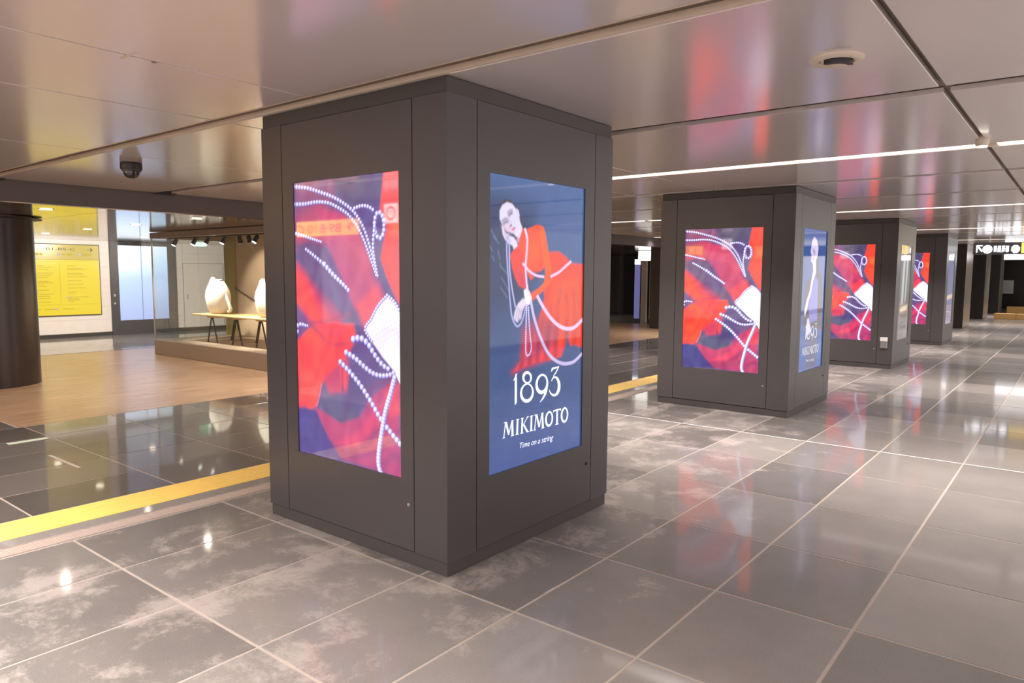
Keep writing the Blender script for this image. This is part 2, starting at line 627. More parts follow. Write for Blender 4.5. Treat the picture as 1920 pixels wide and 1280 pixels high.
# spotlight in the ceiling joint
t = empty('joint_spotlight', (-0.655, 6.28, H), 'small bright spotlight in the ceiling joint beside the strip light', 'light')
MB().lathe([(0.045, 0.04), (0.045, -0.03), (0.036, -0.05), (0.036, -0.045)], 0, 0, 16).build('lamp_body', M_cream, t, smooth=True)
MB().lathe([(0.034, -0.056), (0.034, -0.050)], 0, 0, 16).build('lens', M_whitebulb, t)

# round recessed detector / speaker
t = empty('ceiling_downlight', (-0.961, 3.583, H), 'round cream ceiling fitting with a dark crescent slot, right of the front pillar', 'ceiling fitting')
MB().lathe([(0.118, 0.0), (0.118, -0.006), (0.108, -0.014), (0.078, -0.016), (0.072, -0.008), (0.0715, 0.0)], 0, 0, 48).build('trim_ring', M_cream, t, smooth=True)
MB().lathe([(0.066, 0.0), (0.066, -0.010), (0.052, -0.022), (0.03, -0.028), (0.002, -0.030)], 0, 0, 40).build('eyeball', M_cream, t, smooth=True)
mb = MB()
pts = []
for i in range(13):
    a = math.radians(200 + 140 * i / 12) + 0.67
    pts.append((0.071 * math.cos(a), 0.071 * math.sin(a)))
for i in range(13):
    a = math.radians(340 - 140 * i / 12) + 0.67
    r = 0.050 - 0.010 * math.sin(math.pi * i / 12)
    pts.append((r * math.cos(a) * 1.0, r * math.sin(a)))
mb.prism(pts, 'z', -0.034, -0.012)
mb.build('crescent_slot', M_black, t)

# dome camera
t = empty('dome_camera', (-6.93, 3.09, H), 'dark grey dome security camera hanging from the ceiling at left', 'camera')
MB().lathe([(0.088, 0.0), (0.092, -0.01), (0.092, -0.058), (0.088, -0.064)], 0, 0, 32).build('housing', M_black, t, smooth=True)
MB().lathe([(0.080, -0.064), (0.080, -0.078), (0.070, -0.080)], 0, 0, 32).build('collar', M_frame, t, smooth=True)
pr_ = [(0.068, -0.080)] + [(0.068 * math.cos(a), -0.085 - 0.062 * math.sin(a)) for a in [math.radians(10 * i) for i in range(0, 9)]] + [(0.003, -0.1472)]
MB().lathe(pr_, 0, 0, 32).build('dome', mat('smoked_dome', rgb(58, 50, 48), rough=0.08, spec=0.8), t, smooth=True)

# ------------------------------------------------------------------ beam and low ceiling, left zone shell
beam = tag(B('trim_1', -9.62, -9.3, -9, 40, LOW + 0.012, H + 0.1, M_beam, None, 0.004), kind='structure')
for q in (2.66, 4.53, 8.2):
    B('slot_end_cap', -9.3, -9.18, q - 0.11, q + 0.11, H - 0.016, H + 0.02, M_black, beam)
low = tag(B('ceiling_1', -40, -9.4, -9, 44, LOW + 0.05, LOW + 0.25, M_low), kind='structure')
xa = -9.32
lp = {}
while xa > -19.5:
    for ya in np.arange(-3, 32, 3.5):
        key = 0
        if key not in lp:
            lp[key] = MB().box(-0.896, 0, 0.002, 3.498, 0, 0.045, 0.002).mesh('ceiling_panel', M_low)
        obj('ceiling_panel', lp[key], low, (xa, float(ya), LOW))
    xa -= 0.9

# left wall of white panels
WX = -19.2
wall = tag(B('wall_left', WX - 0.25, WX - 0.022, -9, 40, 0, LOW + 0.05, M_base), kind='structure')


def wpanels(y0, y1, z0, z1, hrow=0.31, holes=()):
    nrow = max(1, round((z1 - z0) / hrow))
    for r in range(nrow):
        za, zb = z0 + (z1 - z0) * r / nrow, z0 + (z1 - z0) * (r + 1) / nrow
        MB().box(WX - 0.022, WX, y0 + 0.001, y1 - 0.001, za + 0.0012, zb - 0.0012, 0.001).build('wall_panel', M_white, wall)


wpanels(-2.0, 2.2, 0.09, LOW)
wpanels(2.2, 5.05, 0.09, LOW)
wpanels(5.05, 7.93, 0.09, LOW)
wpanels(9.62, 9.80, 0.09, LOW)
wpanels(10.98, 16.0, 0.09, LOW)
wpanels(9.80, 10.98, 1.835, LOW)
B('skirting', WX - 0.022, WX + 0.006, -2, 7.93, 0, 0.085, M_base, wall)
B('skirting', WX - 0.022, WX + 0.006, 9.62, 16, 0, 0.085, M_base, wall)
# flush white service door
d2 = empty('door_2', (WX, 9.80, 0), kind='structure')
MB().box(-0.02, -0.002, 0.012, 1.168, 0.09, 1.825, 0.002).build('door_leaf', M_white, d2)
MB().box(-0.022, 0.004, 0.0, 0.011, 0.0, 1.835).box(-0.022, 0.004, 1.169, 1.18, 0.0, 1.835).box(-0.022, 0.004, 0.0, 1.18, 1.826, 1.836).build('door_frame', mat('door_gap_grey', rgb(126, 116, 112), rough=0.6), d2)
MB().box(-0.002, 0.02, 0.10, 0.13, 0.86, 1.0, 0.004).tube((0.02, 0.115, 0.9), (0.05, 0.115, 0.9), 0.008).build('door_handle', M_steel, d2)
# grey framed frosted door, lit from behind
d1 = empty('door_1', (WX, 7.93, 0), kind='structure')
fr = MB()
fr.box(-0.02, 0.03, 0.0, 0.20, 0, 2.35, 0.003)
fr.box(-0.02, 0.03, 1.46, 1.69, 0, 2.35, 0.003)
fr.box(-0.02, 0.03, 0.20, 1.46, 2.26, 2.35, 0.003)
fr.box(-0.02, 0.03, 0.20, 1.46, 0, 0.36, 0.003)
fr.build('door_frame', M_frame, d1)
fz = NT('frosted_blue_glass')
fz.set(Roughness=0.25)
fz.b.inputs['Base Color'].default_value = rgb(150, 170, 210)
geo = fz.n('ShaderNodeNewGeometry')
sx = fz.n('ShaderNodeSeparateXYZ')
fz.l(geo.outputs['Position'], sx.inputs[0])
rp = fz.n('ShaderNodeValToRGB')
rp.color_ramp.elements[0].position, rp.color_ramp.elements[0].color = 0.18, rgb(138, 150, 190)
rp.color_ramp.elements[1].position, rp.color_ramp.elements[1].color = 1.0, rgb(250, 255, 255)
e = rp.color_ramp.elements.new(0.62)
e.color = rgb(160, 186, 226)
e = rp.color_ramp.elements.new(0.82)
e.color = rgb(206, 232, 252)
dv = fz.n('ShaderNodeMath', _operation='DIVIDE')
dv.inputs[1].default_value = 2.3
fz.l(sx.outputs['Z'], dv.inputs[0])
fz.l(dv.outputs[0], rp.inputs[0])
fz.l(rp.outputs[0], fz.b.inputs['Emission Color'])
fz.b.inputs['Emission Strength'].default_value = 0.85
MB().box(0.0, 0.012, 0.20, 0.78, 0.36, 2.26).build('glass_pane', fz.m, d1)
MB().box(-0.012, 0.0, 0.78, 1.46, 0.36, 2.26).build('glass_pane', fz.m, d1)
MB().box(0.012, 0.016, 0.765, 0.785, 0.36, 2.26).build('pane_joint', mat('pane_joint_blue', rgb(150, 170, 215), rough=0.4), d1)
MB().box(0.03, 0.05, 0.05, 0.10, 0.97, 1.03, 0.005).tube((0.05, 0.075, 1.0), (0.09, 0.075, 1.0), 0.012).build('door_handle', M_steel, d1)
MB().lathe([(0.025, 0), (0.025, 0.02)], 0, 0, 14).build('lock', M_steel, d1).matrix_local = Matrix.Translation((0.03, 0.075, 0.80)) @ Matrix.Rotation(math.pi / 2, 4, 'Y')

# yellow guide board
gb_ = empty('guide_board', (WX, 5.2, 0), 'large yellow station guide board with dark frame on white wall', 'sign')
MB().box(0.0, 0.035, 0.0, 2.49, 0.53, 2.25).build('frame', M_base, gb_)
M_gy = NT('board_yellow')
M_gy.set(Roughness=0.25)
M_gy.b.inputs['Base Color'].default_value = rgb(214, 196, 58)
M_gy.b.inputs['Emission Color'].default_value = rgb(242, 224, 62)
M_gy.b.inputs['Emission Strength'].default_value = 0.16
M_gh = NT('board_header')
M_gh.set(Roughness=0.25)
M_gh.b.inputs['Base Color'].default_value = rgb(186, 170, 84)
M_gh.b.inputs['Emission Color'].default_value = rgb(214, 198, 84)
M_gh.b.inputs['Emission Strength'].default_value = 0.10
MB().box(0.03, 0.045, 0.02, 2.47, 0.55, 1.87).build('lit_panel', M_gy.m, gb_)
MB().box(0.03, 0.045, 0.02, 2.47, 1.875, 2.23).build('header_panel', M_gh.m, gb_)


def text_mesh(s, m, shear=0.0, extrude=0.0):
    cu = bpy.data.curves.new('lettering', 'FONT')
    cu.body = s
    cu.size = 1.0
    cu.shear = shear
    cu.extrude = extrude
    cu.resolution_u = 3
    o = bpy.data.objects.new('tmp', cu)
    scene.collection.objects.link(o)
    dg = bpy.context.evaluated_depsgraph_get()
    me = bpy.data.meshes.new_from_object(o.evaluated_get(dg))
    bpy.data.objects.remove(o)
    me.materials.clear()
    me.materials.append(m)
    return me


def map_text(me, fn):
    """Fit a text mesh (its bounding box) through fn(u, v) -> 3D point."""
    co = np.array([v.co[:] for v in me.vertices])
    lo, hi = co.min(0), co.max(0)
    for v in me.vertices:
        v.co = fn((v.co.x - lo[0]) / (hi[0] - lo[0]), (v.co.y - lo[1]) / (hi[1] - lo[1]))
    me.update()
    return me


def plane_text(name, s, m, parent, origin, udir, w, h):
    o_, u_ = Vector(origin), Vector(udir)
    me = map_text(text_mesh(s, m), lambda a, b: o_ + u_ * (a * w) + Vector((0, 0, b * h)))
    return tag(obj(name, me, parent), kind='stuff')


# the board faces +X: reading direction is +Y
plane_text('lettering', 'B1-B5-C', M_ink, gb_, (0.047, 1.32, 2.095), (0, 1, 0), 0.62, 0.06)
mb = MB()
mb.prism([(2.20, 2.115), (2.20, 2.125), (2.30, 2.125), (2.27, 2.155), (2.285, 2.165), (2.34, 2.12), (2.285, 2.075), (2.27, 2.085), (2.30, 2.115)], 'x', 0.045, 0.048)
mb.build('arrow', M_ink, gb_)
mb = MB()
for a, b in ((0.95, 1.02), (1.55, 1.62), (2.0, 2.07), (0.16, 0.30)):
    MB().box(0.045, 0.048, a, b, 1.965, 2.03).build('map_symbol', M_inkgrey, gb_)
for a, b in ((1.05, 1.16), (1.18, 1.24), (1.65, 1.72), (1.75, 1.86), (2.1, 2.3), (0.42, 0.46)):
    mb.box(0.045, 0.048, a, b, 1.975, 2.02)
rr = random.Random(3)
for (ya, yb) in ((0.40, 0.88), (1.05, 1.50), (1.68, 2.25)):
    z = 1.72
    while z > 0.86:
        L = rr.uniform(0.15, yb - ya)
        mb.box(0.045, 0.0475, ya + 0.06, ya + 0.06 + L * 0.8, z, z + 0.013)
        z -= rr.choice((0.035, 0.05, 0.09))
for ya in (0.40, 0.92, 1.22, 1.62):
    mb.box(0.045, 0.0475, ya, ya + 0.24, 0.69, 0.705)
for z in (1.83, 0.80):
    mb.box(0.045, 0.0475, 0.06, 2.4, z, z + 0.005)
for ya in (0.94, 1.58):
    mb.box(0.045, 0.0475, ya, ya + 0.006, 0.86, 1.78)
for ya, z in ((0.36, 1.58), (0.36, 1.10), (1.06, 1.10), (1.70, 0.95), (0.36, 0.68), (0.88, 0.68), (1.46, 0.68)):
    MB().box(0.045, 0.048, ya, ya + 0.06, z, z + 0.04).build('map_symbol', M_inkgrey, gb_)
tag(mb.build('small_print', mat('board_print', rgb(186, 170, 52), rough=0.5), gb_), kind='stuff')

# round dark column
t = empty('round_column', (-12.1, 3.32, 0), 'thick dark round column with a flared collar at far left', 'column')
MB().lathe([(0.62, 0.0), (0.62, 2.318)], 0, 0, 64).build('shaft', M_column, t, smooth=True)
MB().lathe([(0.62, 2.318), (0.73, 2.330), (0.73, 2.340), (0.60, 2.343)], 0, 0, 64).build('collar', M_black, t, smooth=True)
MB().lathe([(0.60, 2.343), (0.60, LOW)], 0, 0, 64).build('neck', mat('neck_brown', rgb(140, 110, 92), rough=0.4, metal=0.3), t, smooth=True)

# downlights of the low ceiling
for i, (x, y) in enumerate(DOWNLIGHTS):
    where = ('nearest the beam at left', 'far left, above the yellow board', 'in front of the white wall', 'above the wooden floor before the grey door', 'farthest, above the grey door',
             'nearest to the glass showcase front', 'first behind the showcase', 'second behind the showcase', 'last above the wooden floor', 'beside the white service door', 'far along the white wall', 'far off by the dark block wall')[i]
    t = empty('recessed_downlight', (x, y, LOW), 'small round warm downlight in the low ceiling, ' + where, 'light', 'downlights in the low ceiling')
    MB().lathe([(0.085, 0.0), (0.085, -0.003), (0.07, -0.004)], 0, 0, 24).build('trim_ring', M_cream, t, smooth=True)
    MB().lathe([(0.068, -0.006), (0.068, -0.003)], 0, 0, 24).build('lens', M_warmbulb, t)

# ------------------------------------------------------------------ glass showcase with trestle table
SX0, SX1, SY0, SY1, PZ = -14.2, -8.95, 6.63, 8.3, 0.285
sc = empty('glass_showcase', (SX0, SY0, 0), 'glass showcase on a grey brown platform behind the front pillar', 'showcase')
W_, D_ = SX1 - SX0, SY1 - SY0
MB().box(0, W_, 0, D_, 0, PZ, 0.006).build('platform', M_plat, sc)
MB().box(0, W_, D_, D_ + 0.1, 0.0, LOW).build('back_board', M_beige, sc)
MB().box(-0.24, 0.20, D_ - 0.02, D_ + 0.11, 0.0, LOW).build('corner_trim', M_olive, sc)
MB().box(0, W_, -0.01, 0.05, 2.24, 2.345, 0.003).box(-0.01, 0.05, 0, D_, 2.24, 2.345, 0.003).build('top_rail', mat('rail_taupe', rgb(150, 128, 112), rough=0.5), sc)
for k in range(3):
    xa, xb = W_ * k / 3, W_ * (k + 1) / 3
    MB().box(xa + 0.004, xb - 0.004, 0.010, 0.022, PZ, 2.25).build('glass_pane', M_glass, sc)
MB().box(0.010, 0.022, 0.03, D_ - 0.07, PZ, 2.25).build('glass_pane', M_glass, sc)
MB().box(0.004, 0.026, 0.004, 0.026, PZ, 2.24).build('corner_post', M_steel, sc)

tb = empty('trestle_table', (-13.38, 6.98, PZ), 'long pale wooden trestle table with thin dark legs inside the showcase', 'table')
MB().box(0, 3.9, 0, 0.66, 0.500, 0.525, 0.003).build('tabletop', M_plywood, tb)
for xc in (0.57, 1.42, 2.2, 3.4):
    MB().box(xc - 0.13, xc + 0.13, 0.06, 0.60, 0.470, 0.500, 0.003).build('trestle_beam', M_plywood, tb)
    for yy in (0.09, 0.57):
        for sgn in (-1, 1):
            MB().tube((xc + sgn * 0.17, yy, 0.0), (xc + sgn * 0.02, yy, 0.470), 0.014, 0.014, 8).build('leg', M_leg, tb)


def blob(name, ctr, prof, m, parent, flat=0.75, lean=0.0, seg=28):
    """Rounded body from (height, half width) profile."""
    bm = bmesh.new()
    rings = []
    for z, r in prof:
        rings.append([bm.verts.new((ctr[0] + lean * z + r * math.cos(2 * math.pi * i / seg), ctr[1] + flat * r * math.sin(2 * math.pi * i / seg), ctr[2] + z)) for i in range(seg)])
    for a, b in zip(rings, rings[1:]):
        for i in range(seg):
            bm.faces.new((a[i], a[(i + 1) % seg], b[(i + 1) % seg], b[i]))
    bm.faces.new(rings[0][::-1])
    bm.faces.new(rings[-1])
    me = bpy.data.meshes.new(name)
    bm.to_mesh(me)
    bm.free()
    me.materials.append(m)
    me.shade_smooth()
    return obj(name, me, parent)


def garment(x, y, label, s=1.0):
    t = empty('garment_form', (x, y, PZ + 0.525), label, 'display form', 'garment forms on the trestle table')
    prof = [(0.0, 0.18), (0.03, 0.22), (0.10, 0.27), (0.22, 0.305), (0.34, 0.315), (0.44, 0.29), (0.52, 0.245), (0.58, 0.20), (0.63, 0.15), (0.655, 0.10)]
    blob('bodice', (0, 0, 0), [(z * s, r * s) for z, r in prof], M_fabric, t, 0.62, -0.06)
    blob('collar', (-0.19 * s, 0, 0.42 * s), [(0, 0.13 * s), (0.12 * s, 0.115 * s), (0.22 * s, 0.08 * s), (0.275 * s, 0.03 * s)], M_fabric, t, 0.6, 0.02)
    # bent sleeve, hand on hip
    pts = [(0.10, 0, 0.52), (0.20, 0, 0.46), (0.30, 0, 0.30), (0.40, 0, 0.14), (0.42, 0, 0.10), (0.39, 0, 0.06), (0.35, 0, 0.045)]
    mb = MB()
    for a, b in zip(pts, pts[1:]):
        mb.tube([q * s for q in a], [q * s for q in b], 0.032 * s, 0.032 * s, 10)
    mb.build('sleeve', M_fabric, t, smooth=True)
    mb = MB()
    for sg in (-1, 1):
        mb.prism([(0.045 + sg * 0.004, 0.60), (0.045 + sg * 0.075, 0.645), (0.045 + sg * 0.07, 0.575)], 'y', -0.03, 0.03)
    mb.box(0.03, 0.06, -0.035, 0.035, 0.585, 0.62)
    mb.prism([(0.02, 0.60), (0.0, 0.50), (0.03, 0.52)], 'y', -0.02, 0.02)
    mb.build('bow', M_leg, t)
    return t


garment(-13.0, 7.32, 'bright white garment form with dark bow on trestle table, left one')
garment(-11.32, 7.32, 'bright white garment form half hidden behind the front pillar, right one', 0.98)
t = empty('leaning_rod', (-13.4, 8.24, 1.1), 'thin dark rod slanting across the beige board of the showcase', 'rod')
MB().tube((-0.6, 0.0, 0.18), (0.6, 0.0, -0.22), 0.012, 0.012, 8).build('rod', M_leg, t)

# track spots
tr = empty('light_track', (-14.0, 6.9, 2.235), 'dark lighting track inside the showcase top', 'light track')
MB().box(0, 4.3, -0.02, 0.02, 0.0, 0.03, 0.002).build('track_rail', M_black, tr)
MB().box(0, 4.3, -0.03, 0.03, 0.03, 0.10).build('mounting_board', M_frame, tr)
wh = ['leftmost of the track', 'second from the left, beside the green exit sign', 'fourth from the left, hanging in the middle', 'fifth from the left, dark side showing', 'sixth from the left, near the front pillar', 'rightmost, cut by the front pillar', 'third from the left, small and high']
lit = [1, 1, 1, 0, 0, 1, 1]
tg = [(-12.9, 7.32, 1.2), (-13.0, 7.32, 1.1), (-11.4, 7.32, 1.1), (-11.6, 7.2, 1.0), (-11.0, 7.9, 1.2), (-11.3, 7.3, 1.1), (-12.8, 8.3, 1.2)]
for i, (x, y, z) in enumerate(SPOTS):
    t = empty('track_spotlight', (x, y, 2.235), 'small black track spotlight in the showcase, ' + wh[i], 'spotlight', 'track spotlights in the showcase')
    aim = (Vector((x - 0.05, y - 0.25, z - 0.4)) - Vector((x, y, 2.2))).normalized() if lit[i] else Vector((0.25, 0.1, -0.9)).normalized()
    p0 = Vector((0, 0, -0.03)) - aim * 0.02
    p1 = p0 + aim * 0.13
    MB().tube((0, 0, 0), (0, 0, -0.04), 0.012, 0.012, 8).build('stem', M_black, t)
    MB().tube(p0, p1, 0.034, 0.042, 16).build('lamp_head', M_black, t, smooth=True)
    if lit[i]:
        MB().tube(p1, p1 + aim * 0.006, 0.038, 0.038, 16).build('lens', M_whitebulb, t)
    spot_lamp('track_lamp', (x, y, 2.02), tg[i], 190 if i in (0, 1, 2, 5) else 90, (1.0, 0.90, 0.74), 70, 0.5, 0.03)
t = empty('exit_sign', (-17.2, 9.22, 2.28), 'small green emergency exit sign glowing behind the showcase glass', 'sign')
MB().box(-0.02, 0.02, -0.17, 0.17, -0.06, 0.06, 0.006).build('housing', M_paper, t)
MB().box(0.02, 0.026, -0.16, 0.16, -0.052, 0.052).build('green_face', M_exitgreen, t)
mb = MB()
mb.prism([(0.05, 0.0), (0.09, 0.04), (0.09, 0.015), (0.14, 0.015), (0.14, -0.015), (0.09, -0.015), (0.09, -0.04)], 'x', 0.026, 0.028)
mb.build('arrow', M_signwhite, t)
MB().tube((0, -0.1, 0.06), (0, -0.1, LOW - 2.28), 0.006, 0.006, 6).tube((0, 0.1, 0.06), (0, 0.1, LOW - 2.28), 0.006, 0.006, 6).build('hanger', M_steel, t)

# ------------------------------------------------------------------ screen pictures, drawn in numpy as per-vertex colours
def homography(src, dst):
    A = []
    for (x, y), (u, v) in zip(src, dst):
        A.append([x, y, 1, 0, 0, 0, -u * x, -u * y])
        A.append([0, 0, 0, x, y, 1, -v * x, -v * y])
    b = np.array([c for p in dst for c in p], float)
    h = np.linalg.solve(np.array(A, float), b)
    return np.append(h, 1).reshape(3, 3)


UNIT = [(0, 0), (1, 0), (1, 1), (0, 1)]


def mapper(corners):
    Hm = homography(corners, UNIT)

    def f(pts):
        p = np.asarray(pts, float).reshape(-1, 2)
        q = np.c_[p, np.ones(len(p))] @ Hm.T
        return q[:, :2] / q[:, 2:]
    return f


AR = 1.68 / 0.948


class Canvas:
    def __init__(self, W, bg):
        self.W, self.Hh = W, int(W * AR)
        u, v = np.meshgrid(np.linspace(0, 1, self.W), np.linspace(0, 1, self.Hh))
        self.u, self.v = u, v
        self.X, self.Y = u, v * AR            # isotropic coordinates, unit = screen width
        self.img = np.empty((self.Hh, self.W, 3))
        self.img[:] = s2l(bg)
        self.nz = {}

    def noise(self, sx, sy, seed):
        r = np.random.default_rng(seed)
        g = r.random((int(sy) + 3, int(sx) + 3))
        x, y = self.u * sx, self.v * sy
        xi, yi = x.astype(int), y.astype(int)
        fx, fy = x - xi, y - yi
        fx, fy = fx * fx * (3 - 2 * fx), fy * fy * (3 - 2 * fy)
        return (g[yi, xi] * (1 - fx) + g[yi, xi + 1] * fx) * (1 - fy) + (g[yi + 1, xi] * (1 - fx) + g[yi + 1, xi + 1] * fx) * fy

    def blend(self, mask, col):
        c = s2l(col) if np.ndim(col) == 1 else col
        self.img = self.img * (1 - mask[..., None]) + c * mask[..., None]

    def sd(self, uv):
        p = np.asarray(uv, float) * (1, AR)
        x, y = self.X, self.Y
        d = np.full(x.shape, 1e9)
        inside = np.zeros(x.shape, bool)
        n = len(p)
        for i in range(n):
            a, b = p[i], p[(i + 1) % n]
            e = b - a
            L = (e ** 2).sum() + 1e-12
            t = np.clip(((x - a[0]) * e[0] + (y - a[1]) * e[1]) / L, 0, 1)
            d = np.minimum(d, (x - a[0] - t * e[0]) ** 2 + (y - a[1] - t * e[1]) ** 2)
            if abs(e[1]) > 1e-12:
                c = ((a[1] > y) != (b[1] > y)) & (x < e[0] * (y - a[1]) / e[1] + a[0])
                inside ^= c
        d = np.sqrt(d)
        return np.where(inside, -d, d)

    def poly(self, uv, col, soft=0.006, alpha=1.0, tex=None):
        m = np.clip(0.5 - self.sd(uv) / (2 * soft), 0, 1)
        m = m * m * (3 - 2 * m) * alpha
        if tex is not None:
            m = m * tex
        self.blend(m, col)
        return m

    def stroke(self, uv, w, col, alpha=1.0, soft=0.004):
        p = spline(uv) * (1, AR)
        d = np.full(self.X.shape, 1e9)
        for a, b in zip(p, p[1:]):
            e = b - a
            L = (e ** 2).sum() + 1e-12
            t = np.clip(((self.X - a[0]) * e[0] + (self.Y - a[1]) * e[1]) / L, 0, 1)
            d = np.minimum(d, (self.X - a[0] - t * e[0]) ** 2 + (self.Y - a[1] - t * e[1]) ** 2)
        m = np.clip(0.5 - (np.sqrt(d) - w) / (2 * soft), 0, 1) * alpha
        self.blend(m, col)

    def pearls(self, uv, r0, r1=None, gap=1.95, hi=(255, 254, 255), mid=(206, 202, 252), lo=(92, 78, 150)):
        r1 = r0 if r1 is None else r1
        p = spline(uv, 24) * (1, AR)
        seg = np.r_[0, np.cumsum(np.hypot(*np.diff(p, axis=0).T))]
        s, tot = 0.0, seg[-1]
        while s <= tot:
            r = r0 + (r1 - r0) * s / max(tot, 1e-9)
            c = (np.interp(s, seg, p[:, 0]), np.interp(s, seg, p[:, 1]))
            i0, i1 = int((c[0] - 1.4 * r) * self.W), int((c[0] + 1.4 * r) * self.W) + 2
            j0, j1 = int((c[1] - 1.4 * r) / AR * self.Hh), int((c[1] + 1.4 * r) / AR * self.Hh) + 2
            i0, j0 = max(i0, 0), max(j0, 0)
            i1, j1 = min(i1, self.W), min(j1, self.Hh)
            if i1 > i0 and j1 > j0:
                x, y = self.X[j0:j1, i0:i1], self.Y[j0:j1, i0:i1]
                d = np.hypot(x - c[0], y - c[1]) / r
                k = np.clip(np.hypot(x - c[0] + 0.3 * r, y - c[1] + 0.3 * r) / (1.25 * r), 0, 1)[..., None]
                col = np.where(k < 0.5, s2l(hi) * (1 - 2 * k) + s2l(mid) * 2 * k, s2l(mid) * (2 - 2 * k) + s2l(lo) * (2 * k - 1))
                m = np.clip((1.12 - d) / 0.24, 0, 1)[..., None]
                self.img[j0:j1, i0:i1] = self.img[j0:j1, i0:i1] * (1 - m) + col * m
            s += gap * r

    def mesh(self, name, plane, m):
        """plane(u, v) -> local coordinates (arrays)."""
        W, Hh = self.W, self.Hh
        co = np.stack(plane(self.u.ravel(), self.v.ravel()), -1).astype(np.float32)
        idx = np.arange(W * Hh).reshape(Hh, W)
        q = np.stack([idx[1:, :-1], idx[1:, 1:], idx[:-1, 1:], idx[:-1, :-1]], -1).reshape(-1, 4)
        me = bpy.data.meshes.new(name)
        me.vertices.add(len(co))
        me.vertices.foreach_set('co', co.ravel())
        me.loops.add(q.size)
        me.loops.foreach_set('vertex_index', q.ravel().astype(np.int32))
        me.polygons.add(len(q))
        me.polygons.foreach_set('loop_start', np.arange(0, q.size, 4, dtype=np.int32))
        me.update(calc_edges=True)
        ca = me.color_attributes.new('picture', 'FLOAT_COLOR', 'POINT')
        rgba = np.c_[self.img.reshape(-1, 3), np.ones(W * Hh)].astype(np.float32)
        ca.data.foreach_set('color', rgba.ravel())
        me.materials.append(m)
        return me


def spline(pts, n=10):
    p = np.asarray(pts, float)
    if len(p) < 3:
        return np.array([p[0] + (p[-1] - p[0]) * t for t in np.linspace(0, 1, n)])
    q = np.vstack([2 * p[0] - p[1], p, 2 * p[-1] - p[-2]])
    out = []
    for i in range(1, len(q) - 2):
        a, b, c, d = q[i - 1], q[i], q[i + 1], q[i + 2]
        for t in np.linspace(0, 1, n, endpoint=False):
            out.append(0.5 * (2 * b + (c - a) * t + (2 * a - 5 * b + 4 * c - d) * t * t + (3 * b - a - 3 * c + d) * t ** 3))
    out.append(p[-1])
    return np.array(out)


def screen_mat(name, gain, lift=(0, 0, 0), sat_tint=(1, 1, 1)):
    t = NT(name)
    at = t.n('ShaderNodeAttribute', _attribute_name='picture')
    ml = t.n('ShaderNodeVectorMath', _operation='MULTIPLY_ADD')
    ml.inputs[1].default_value = tuple(gain * c for c in sat_tint)
    ml.inputs[2].default_value = lift
    t.l(at.outputs['Color'], ml.inputs[0])
    t.l(ml.outputs[0], t.b.inputs['Emission Color'])
    t.b.inputs['Emission Strength'].default_value = 1.0
    t.b.inputs['Base Color'].default_value = (0.01, 0.01, 0.012, 1)
    t.set(Roughness=0.04)
    t.b.inputs['Specular IOR Level'].default_value = 0.5
    return t.m


M_scr = screen_mat('lit_screen', 1.30)
M_scr_near = screen_mat('lit_screen_hazed', 1.05, (0.06, 0.04, 0.075), (1.0, 1.0, 1.12))  # lift adds the reflected haze on the near screen as emission
M_scr_ad = screen_mat('lit_poster_screen', 1.0)

# ---- picture 1: pearls over red cloth (points traced in a 725 x 1280 crop)
f1 = mapper([(65, 68), (694, 48), (650, 1230), (33, 1182)])
C = Canvas(300, (92, 76, 112))
nzA, nzB, nzC = C.noise(7, 9, 1), C.noise(14, 20, 2), C.noise(4, 30, 3)
P = lambda *a: f1(a)
C.poly(P((60, 60), (330, 60), (300, 140), (200, 320), (60, 330)), (150, 66, 84), 0.06, 0.8, 0.5 + 0.5 * nzA)
C.poly(P((60, 200), (240, 150), (250, 330), (60, 340)), (196, 70, 78), 0.05, 0.7)
C.poly(P((300, 50), (610, 50), (590, 170), (430, 180), (330, 120)), (72, 62, 88), 0.04, 0.9)
C.poly(P((200, 170), (330, 190), (430, 230), (520, 400), (590, 520), (470, 660), (420, 600), (330, 450), (240, 310)), (186, 60, 92), 0.03, 1.0)
C.poly(P((340, 380), (430, 330), (480, 470), (430, 560)), (170, 56, 92), 0.03, 0.7, nzB)
C.poly(P((420, 560), (560, 470), (590, 540), (470, 660)), (226, 70, 70), 0.03, 0.8)
C.poly(P((50, 320), (160, 300), (260, 330), (340, 470), (410, 600), (400, 640), (300, 600), (150, 480)), (96, 70, 104), 0.03, 0.95)
C.poly(P((55, 390), (110, 430), (230, 560), (330, 620), (300, 690), (120, 640), (45, 560)), (214, 62, 74), 0.04, 1.0)
C.poly(P((50, 430), (120, 470), (210, 620), (190, 650), (110, 600), (48, 560)), (252, 76, 48), 0.04, 0.9)
C.poly(P((160, 480), (280, 560), (330, 610), (260, 610)), (166, 56, 88), 0.04, 0.8)
C.poly(P((45, 560), (110, 620), (140, 660), (120, 740), (42, 730)), (110, 72, 108), 0.03, 0.9)
C.poly(P((40, 720), (130, 660), (260, 640), (400, 640), (415, 690), (330, 800), (230, 860), (190, 890), (150, 985), (110, 1000), (80, 990), (36, 1000)), (250, 64, 44), 0.02, 1.0)
C.poly(P((150, 665), (400, 640), (300, 700), (230, 690)), (226, 62, 66), 0.02, 0.8)
for a in ((120, 650, 200, 690, 210, 740), (140, 650, 250, 720, 340, 720), (140, 640, 240, 630, 380, 600)):
    C.stroke(P(a[:2], a[2:4], a[4:]), 0.008, (150, 50, 70), 0.6, 0.02)
C.poly(P((200, 860), (360, 780), (360, 900), (340, 920), (240, 930)), (206, 56, 76), 0.03, 0.9)
C.poly(P((310, 800), (366, 830), (350, 910), (310, 880)), (244, 60, 56), 0.02, 0.9)
C.stroke(P((322, 810), (320, 910)), 0.006, (90, 40, 70), 0.8, 0.01)
